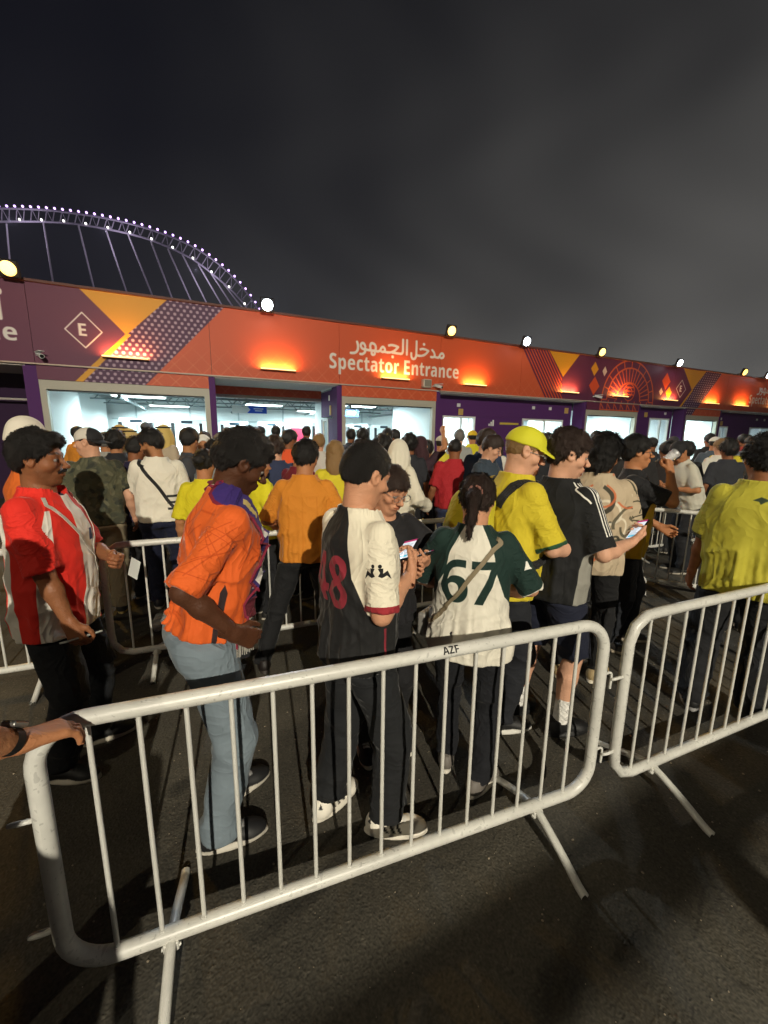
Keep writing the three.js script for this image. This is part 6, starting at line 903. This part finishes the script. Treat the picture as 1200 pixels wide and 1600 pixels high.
// the two at the left in detail
stand(makePerson({ h: 1.84, q: 'mid', fat: 0.26, skin: SKIN.fair, head: [1.2, 0.05, 0], seed: 51, hair: { style: 'short', t: 0.005, amp: 0.003, color: 'brown' }, cap: { key: 'twotone', back: true, color: TWO_TONE }, shirt: { tex: camo, color: '#ffffff', sleeve: 0.75, loose: 0.024, hang: 0.85, hem: -0.06 }, trousers: { color: '#8d8068', len: 1, loose: 0.03 }, shoes: { color: '#2a2a2c', sole: '#c8b070' } }), -2.78, -3.85, 3.75, 'man in a camouflage shirt wearing a white and black cap backwards');
{
  const tex = shirtTex('#e2dccc', { sleeve: (c) => { c.fillStyle = '#1a1a1a'; c.fillRect(0, 0, 1, 0.05); }, back: (c) => { c.fillStyle = '#16181c'; c.save(); c.translate(0.12, 0.12); for (const y of [0.06, 0, -0.06]) c.fillRect(-0.05, y, 0.1, 0.02); c.restore(); } }, 384);
  const p = stand(makePerson({ h: 1.84, q: 'mid', fat: 0.16, skin: SKIN.olive, head: [1.15, 0.30, 0], seed: 52, hair: { style: 'short', t: 0.018, top: 0.026, color: 'black', seed: 21 }, beard: { full: 0.9 }, L: { hand: [0.14, 1.1, 0.28], pole: [0.6, -1, -0.4], curl: 0.5 }, shirt: { tex, color: '#ffffff', sleeve: 0.85, loose: 0.026, hang: 0.85, hem: -0.06 }, trousers: { color: '#101630', loose: 0.016 }, shoes: { color: '#23242a', sole: '#c9c4b6', lace: '#c9c4b6' } }), -2.28, -4.05, 3.5, 'bearded man in a white football shirt with a black strap across his back');
  const rg = p.rigOf, b = new THREE.Group(); part('strap', strapOn(rg, [[0.12, 0.47, 0.0], [0.1, 0.44, -0.1], [0.0, 0.3, -0.14], [-0.1, 0.12, -0.13], [-0.19, 0.0, -0.06]].map((q) => rg.onChest(...q)), 0.03, 0.004, 0.006), M.black, b); const pouch = part('pouch', rbox(0.08, 0.2, 0.16, 0.02), std('#161618', 0.6), b); pouch.position.copy(rg.onChest(-0.26, -0.05, 0.02)); b.applyMatrix4(p.matrixWorld); place(b, 'shoulder_bag', 'black shoulder bag of the bearded man in white', 'bag');
}
// man in the white robe and head cloth
crowd('robe', 0.16, -4.5, 1.80, 2.4, 'olive', ['ghutra', '#ded7c4', false], '#ddd6c2', '#ddd6c2', 'man in a long white robe and white head cloth beyond the woman with glasses');
crowd('plain', -2.30, -2.62, 1.86, 2.6, 'tan', ['cap', { key: 'creamred', flat: true, tall: true, color: CREAM_RED }], '#d8661e', '#16181c', 'person in a tall white and red cap and orange shirt at the left edge');
crowd('phoneMid', -2.62, -4.25, 1.79, 2.9, 'brown', ['short'], '#231c3c', '#16161a', 'man in a dark purple shirt bent over beside the bearded man in white');
crowd('plain', -3.30, -5.0, 1.84, 3.5, 'tan', ['thick'], '#1c1d22', '#15161a', 'dark haired head beside the camouflage shirt');
crowd('left', -4.2, -6.3, 1.84, 3.2, 'brown', ['cap', plainCap('#121214')], '#26262a', '#16161a', 'person in a black cap just right of the two-tone cap');
crowd('plain', -4.75, -7.35, 1.98, 2.9, 'olive', ['ghutra', '#c8a456'], '#b9a67c', '#b9a67c', 'person in a golden head cloth, leftmost of the three golden ones');
crowd('left', -4.33, -6.95, 1.91, 3.3, 'olive', ['ghutra', '#cdb070'], '#cfc8b4', '#cfc8b4', 'person in a golden head cloth, middle one of the three');
crowd('left', -3.55, -6.6, 1.98, 2.7, 'olive', ['ghutra', '#d0b468'], '#b8a890', '#b8a890', 'person in a golden head cloth and pale cloak, rightmost of the three');
crowd('plain', -4.95, -8.5, 2.06, 3.2, 'tan', ['cap', plainCap('#55575a')], '#555a60', '#222', 'person in a grey cap between the metal detectors at the left');
crowd('leftMid', -2.28, -4.75, 1.88, 1.9, 'olive', ['short'], '#3c3d42', '#1c1d22', 'man in a grey blazer looking to the right behind the white football shirt');
crowd('plain', -2.45, -5.5, 1.82, 0.3, 'olive', ['ghutra', '#e6e3da', false], '#d9d6cc', '#d9d6cc', 'man with a white head cloth facing the viewer behind the grey blazer');
crowd('womanMid', -1.53, -3.42, 1.69, 3.3, 'tan', ['bun', 'black'], '#cfc21a', '#17181c', 'woman with a hair bun in a yellow shirt behind the orange scarf man', (p) => { });
crowd('plain', -1.92, -4.6, 1.74, 3.5, 'tan', ['thick'], '#777a7c', '#1a1a1e', 'dark haired head above the woman with the hair bun');
crowd('stout', -2.50, -6.2, 1.83, 3.1, 'tan', ['short', 'grey'], '#8b8f94', '#202226', 'grey haired man by the first column');
crowd('plain', -2.02, -5.4, 1.84, 3.0, 'brown', ['short'], '#2d3036', '#1a1a1c', 'dark head left of the scarf man in front of the second bay');
crowd('plain', -2.62, -8.3, 1.98, 3.0, 'tan', ['short'], '#d8d8d4', '#22242a', 'man in a white shirt at the second bay, left one of two');
crowd('left', -2.90, -9.6, 2.02, 3.0, 'tan', ['short'], '#30343c', '#1b1c20', 'dark clothed man deep in the second bay');
crowd('plain', -2.42, -9.1, 2.02, 3.2, 'brown', ['short'], '#202226', '#17181c', 'man in black at the metal detector of the second bay');
crowd('right', -1.40, -5.9, 1.89, 3.4, 'brown', ['short'], '#e2582a', '#1a1b20', 'man in an orange red shirt walking into the second bay');
crowd('phoneMid', -1.22, -4.55, 1.80, 3.3, 'fair', ['thick', 'brown'], '#2a3350', '#1b1c22', 'curly brown haired man looking down left of the orange walking man');
crowd('plain', -1.72, -9.0, 2.02, 3.1, 'brown', ['short'], '#d9a81c', '#202226', 'man in a deep yellow shirt at the end of the second bay');
crowd('plain', -1.03, -6.4, 1.84, 3.1, 'fair', ['short', 'light'], '#c8c4bc', '#2a2c30', 'fair haired man before the purple return wall');
crowd('phoneMid', -0.92, -4.35, 1.74, 2.6, 'tan', ['short'], '#6e1626', '#1a1a1e', 'man in a dark red shirt behind the orange walking man');
crowd('womanMid', -0.52, -4.25, 1.76, 3.3, 'fair', ['long', 'light'], '#d2c22a', '#1a1a1e', 'woman with long light hair left of the number 48 man');
crowd('plain', -0.71, -8.6, 2.0, 3.0, 'brown', ['short'], '#2c2e36', '#1a1a1c', 'man in dark clothes before the crimson board');
crowd('plain', -0.42, -7.8, 1.95, 3.2, 'tan', ['thick'], '#3b3f48', '#1a1a1c', 'dark haired man right of the crimson board');
crowd('stout', -0.33, -5.2, 1.77, 3.1, 'brown', ['short', 'brown'], '#2b2c30', '#1a1a1c', 'brown haired head right above the number 48 man');
crowd('plain', -0.10, -5.9, 1.81, 2.9, 'brown', ['cap', plainCap('#2a2a2e')], '#c5c62a', '#1a1a1c', 'man with dark cap and a bit of yellow shirt in the third bay');
crowd('plain', 0.05, -7.8, 1.97, 3.2, 'tan', ['short'], '#e4e4de', '#26282c', 'man in a white shirt standing in the third bay');
crowd('left', 0.21, -8.3, 1.96, 3.1, 'brown', ['short'], '#28303c', '#1a1a1c', 'dark haired man right of the white shirt in the third bay');
crowd('left', 0.00, -5.0, 1.82, 2.3, 'tan', ['thick'], '#41332c', '#1a1a1c', 'man in profile just left of the white head cloth');
crowd('plain', 0.34, -5.6, 1.84, 3.0, 'brown', ['thick'], '#22242a', '#1a1a1c', 'dark haired head right of the white head cloth');
crowd('raise', 0.52, -5.8, 1.83, 2.6, 'tan', ['hijab', '#3b2026'], '#35202a', '#1a1a1e', 'woman in a dark red head scarf raising her phone');
crowd('plain', 0.64, -6.1, 1.76, 3.0, 'brown', ['short'], '#dd7a1e', '#15161a', 'small man in an orange shirt beyond the rounded barrier end');
crowd('right', 0.94, -6.9, 1.85, 3.2, 'tan', ['cap', plainCap('#b9ad98')], '#cfc23a', '#24305a', 'person in a beige cap and yellow shirt left of the red shirt');
crowd('plain', 1.42, -7.8, 1.96, 3.0, 'fair', ['short', 'grey'], '#9a9c98', '#26282c', 'grey haired man behind the red shirt');
crowd('stout', 0.90, -5.25, 1.80, 3.2, 'brown', ['thin'], '#a81e26', '#2b3350', 'stout man in a red shirt left of the yellow cap');
crowd('plain', 1.86, -8.7, 1.98, 3.1, 'tan', ['cap', plainCap('#d8b21c')], '#d4ca22', '#22242a', 'person in a yellow hat and yellow shirt by the purple wall');
crowd('leftMid', 1.27, -5.2, 1.92, 0.2, 'fair', ['short', 'brown'], '#2b3a52', '#1a1a1e', 'brown haired man facing the viewer left of the yellow cap');
crowd('phoneMid', 1.17, -4.6, 1.85, 0.9, 'fair', ['short', 'brown'], '#34404c', '#1a1a1e', 'man half hidden behind the back of the yellow cap');
const striped = cloth('#ffffff', { map: canvasTex(64, 64, (c) => { c.fillStyle = '#141416'; c.fillRect(0, 0, 64, 64); c.fillStyle = '#8f8578'; for (let i = 0; i < 5; i++) c.fillRect(0, i * 13, 64, 3); }) }); striped.map.wrapS = striped.map.wrapT = THREE.RepeatWrapping; striped.map.repeat.set(4, 4);
crowd('lady', 1.22, -3.5, 1.70, 2.2, 'brown', ['mid'], striped, '#17181c', 'person in a black shirt with pale stripes between the yellow cap and the black tee');
crowd('plain', 2.25, -6.0, 1.82, 3.1, 'brown', ['thick'], '#202126', '#17181c', 'dark head left of the three white shoulder stripes man, nearer of two');
crowd('plain', 3.1, -7.8, 1.92, 3.0, 'tan', ['short'], '#50545c', '#17181c', 'dark head before the kiosk windows');
crowd('plain', 4.02, -7.8, 1.98, 3.0, 'brown', ['short'], '#c9c432', '#1a1b1f', 'man with a yellow vest before the wheel motif bay');
crowd('plain', 4.7, -8.6, 2.0, 2.9, 'tan', ['short'], '#d6d8d6', '#1a1b1f', 'man in white inside the bay under the wheel motif');
crowd('stout', 3.06, -5.0, 1.90, 3.1, 'brown', ['cap', plainCap('#141416')], '#201e1e', '#17181c', 'broad man in a black cap behind the drinking man');
crowd('plain', 5.1, -7.8, 1.87, 2.8, 'brown', ['cap', plainCap('#2c2a2a')], '#2c2c30', '#17181c', 'person in a dark cap at the kiosk window, left one of two');
crowd('phone', 5.38, -7.6, 1.90, 2.9, 'brown', ['cap', plainCap('#343438')], '#3a3a40', '#17181c', 'person in a grey black cap at the kiosk window, right one of two');
crowd('plain', 4.42, -6.4, 1.78, 2.9, 'brown', ['short'], '#241e1e', '#17181c', 'man in dark clothes behind the barriers, left one of two');
crowd('left', 4.66, -6.3, 1.78, 2.8, 'tan', ['thick'], '#1e2024', '#17181c', 'man in dark clothes behind the barriers, right one of two');
crowd('right', 4.75, -6.6, 1.72, 2.2, 'brown', ['short'], '#d2d0c8', '#1d1f25', 'man in a white tee with a strap behind the drinking man');
crowd('bend', 4.15, -5.4, 1.86, 4.6, 'tan', ['cap', plainCap('#1a1a1c')], '#c8c4b4', '#1a1b20', 'bending person in a black cap and pale shirt left of the yellow shirt');
crowd('plain', 7.3, -9.2, 1.98, 2.9, 'brown', ['short'], '#17181b', '#121316', 'man in black standing in a lit doorway on the right');
crowd('plain', 4.98, -5.9, 1.81, 2.9, 'brown', ['thick'], '#2c2e34', '#17181c', 'dark haired person left of the yellow shirt head');
crowd('plain', 9.2, -10.4, 2.0, 2.9, 'tan', ['short'], '#2a2c34', '#17181c', 'distant man at the right windows, left one of two');
crowd('plain', 9.7, -10.4, 2.02, 2.8, 'tan', ['short'], '#b8b8b4', '#17181c', 'distant man at the right windows, right one of two');
crowd('lady', 3.40, -3.7, 1.60, 2.6, 'fair', ['short'], '#c9c6bc', '#17181c', 'person in a pale shirt cut off by the right edge');
crowd('plain', -3.0, -7.8, 1.97, 3.1, 'fair', ['thin', 'grey'], '#c2c4c2', '#22242a', 'bald man in a pale shirt at the first column of the second bay');
crowd('womanMid', -1.20, -3.85, 1.66, 2.4, 'tan', ['short'], '#d6cc20', '#15161a', 'person in a yellow shirt and black trousers hidden behind the scarf man');
crowd('plain', 2.75, -7.1, 1.90, 3.1, 'fair', ['short', 'brown'], '#c9c5ba', '#22242a', 'brown haired man in a pale shirt between the two dark heads left of the kiosk');
crowd('stout', 3.55, -6.9, 1.86, 3.3, 'tan', ['short'], '#8c1f2a', '#22242a', 'broad man in a dark red shirt right of the kiosk windows');
crowd('woman', 2.05, -7.4, 1.80, 2.9, 'tan', ['long', 'brown'], '#3d5a80', '#22242a', 'woman with long brown hair and a blue shirt near the kiosk');
crowd('plain', 5.6, -6.8, 1.84, 3.0, 'fair', ['short', 'light'], '#d8d4c6', '#2b3350', 'fair haired man in white among the barriers on the right');
crowd('left', 6.2, -7.4, 1.86, 2.7, 'brown', ['short'], '#d0bf30', '#1a1b1f', 'man in a yellow shirt beyond the barriers on the right');
crowd('right', 6.6, -8.2, 1.9, 2.8, 'tan', ['cap', plainCap('#d8d5cc')], '#4a5560', '#1a1b1f', 'person in a white cap near the lit doorway on the right');
crowd('phone', 7.9, -8.8, 1.92, 2.9, 'tan', ['short'], '#7f8288', '#1a1b1f', 'grey shirted man looking at his phone right of the lit doorway');
crowd('plain', 8.4, -9.6, 1.97, 3.0, 'brown', ['short'], '#b03a30', '#1a1b1f', 'man in a faded red shirt near the right windows');
crowd('woman', 5.2, -9.4, 1.9, 3.1, 'tan', ['hijab', '#c7bfb0'], '#6a625a', '#1a1b1f', 'woman in a pale head scarf before the bay under the wheel motif');
crowd('plain', -5.4, -7.2, 1.92, 3.0, 'brown', ['short'], '#d98a2a', '#1a1b1f', 'man in an orange shirt by the left frame of the first bay');
crowd('stout', -3.9, -5.7, 1.82, 3.2, 'tan', ['short', 'grey'], '#9c9a92', '#1a1b1f', 'grey haired man right behind the camouflage shirt');
crowd('woman', -3.0, -6.8, 1.86, 3.0, 'fair', ['long', 'brown'], '#b5443c', '#1a1b1f', 'long haired woman in a red top before the first metal detectors');
crowd('plain', -0.05, -6.7, 1.86, 3.0, 'fair', ['short', 'brown'], '#c84a2a', '#1a1b1f', 'man in a brick red shirt in front of the third bay');
crowd('right', 1.75, -6.6, 1.84, 3.3, 'tan', ['cap', plainCap('#3a5a8a')], '#e0dccf', '#2b3350', 'person in a blue cap and white shirt right of the red shirt');
// people of the next lane, just behind the viewer
for (const [pose, x, z, top, yaw, c, n] of [['plain', -0.5, 0.66, 1.76, 3.1, '#333a44', 'slate blue'], ['stout', -1.15, 1.0, 1.74, 3.0, '#5a2a2a', 'dark red'], ['phone', 2.1, 1.6, 1.72, 3.2, '#2a4a3a', 'green'], ['woman', 3.3, 1.3, 1.66, 2.9, '#888274', 'khaki'], ['plain', -2.2, 1.2, 1.8, 3.1, '#2c2c30', 'charcoal']]) crowd(pose, x, z, top, yaw, 'tan', ['short'], c, '#17181c', 'person in ' + n + ' queuing in the next lane behind the viewer, out of the frame');
renderer.render(scene, camera);
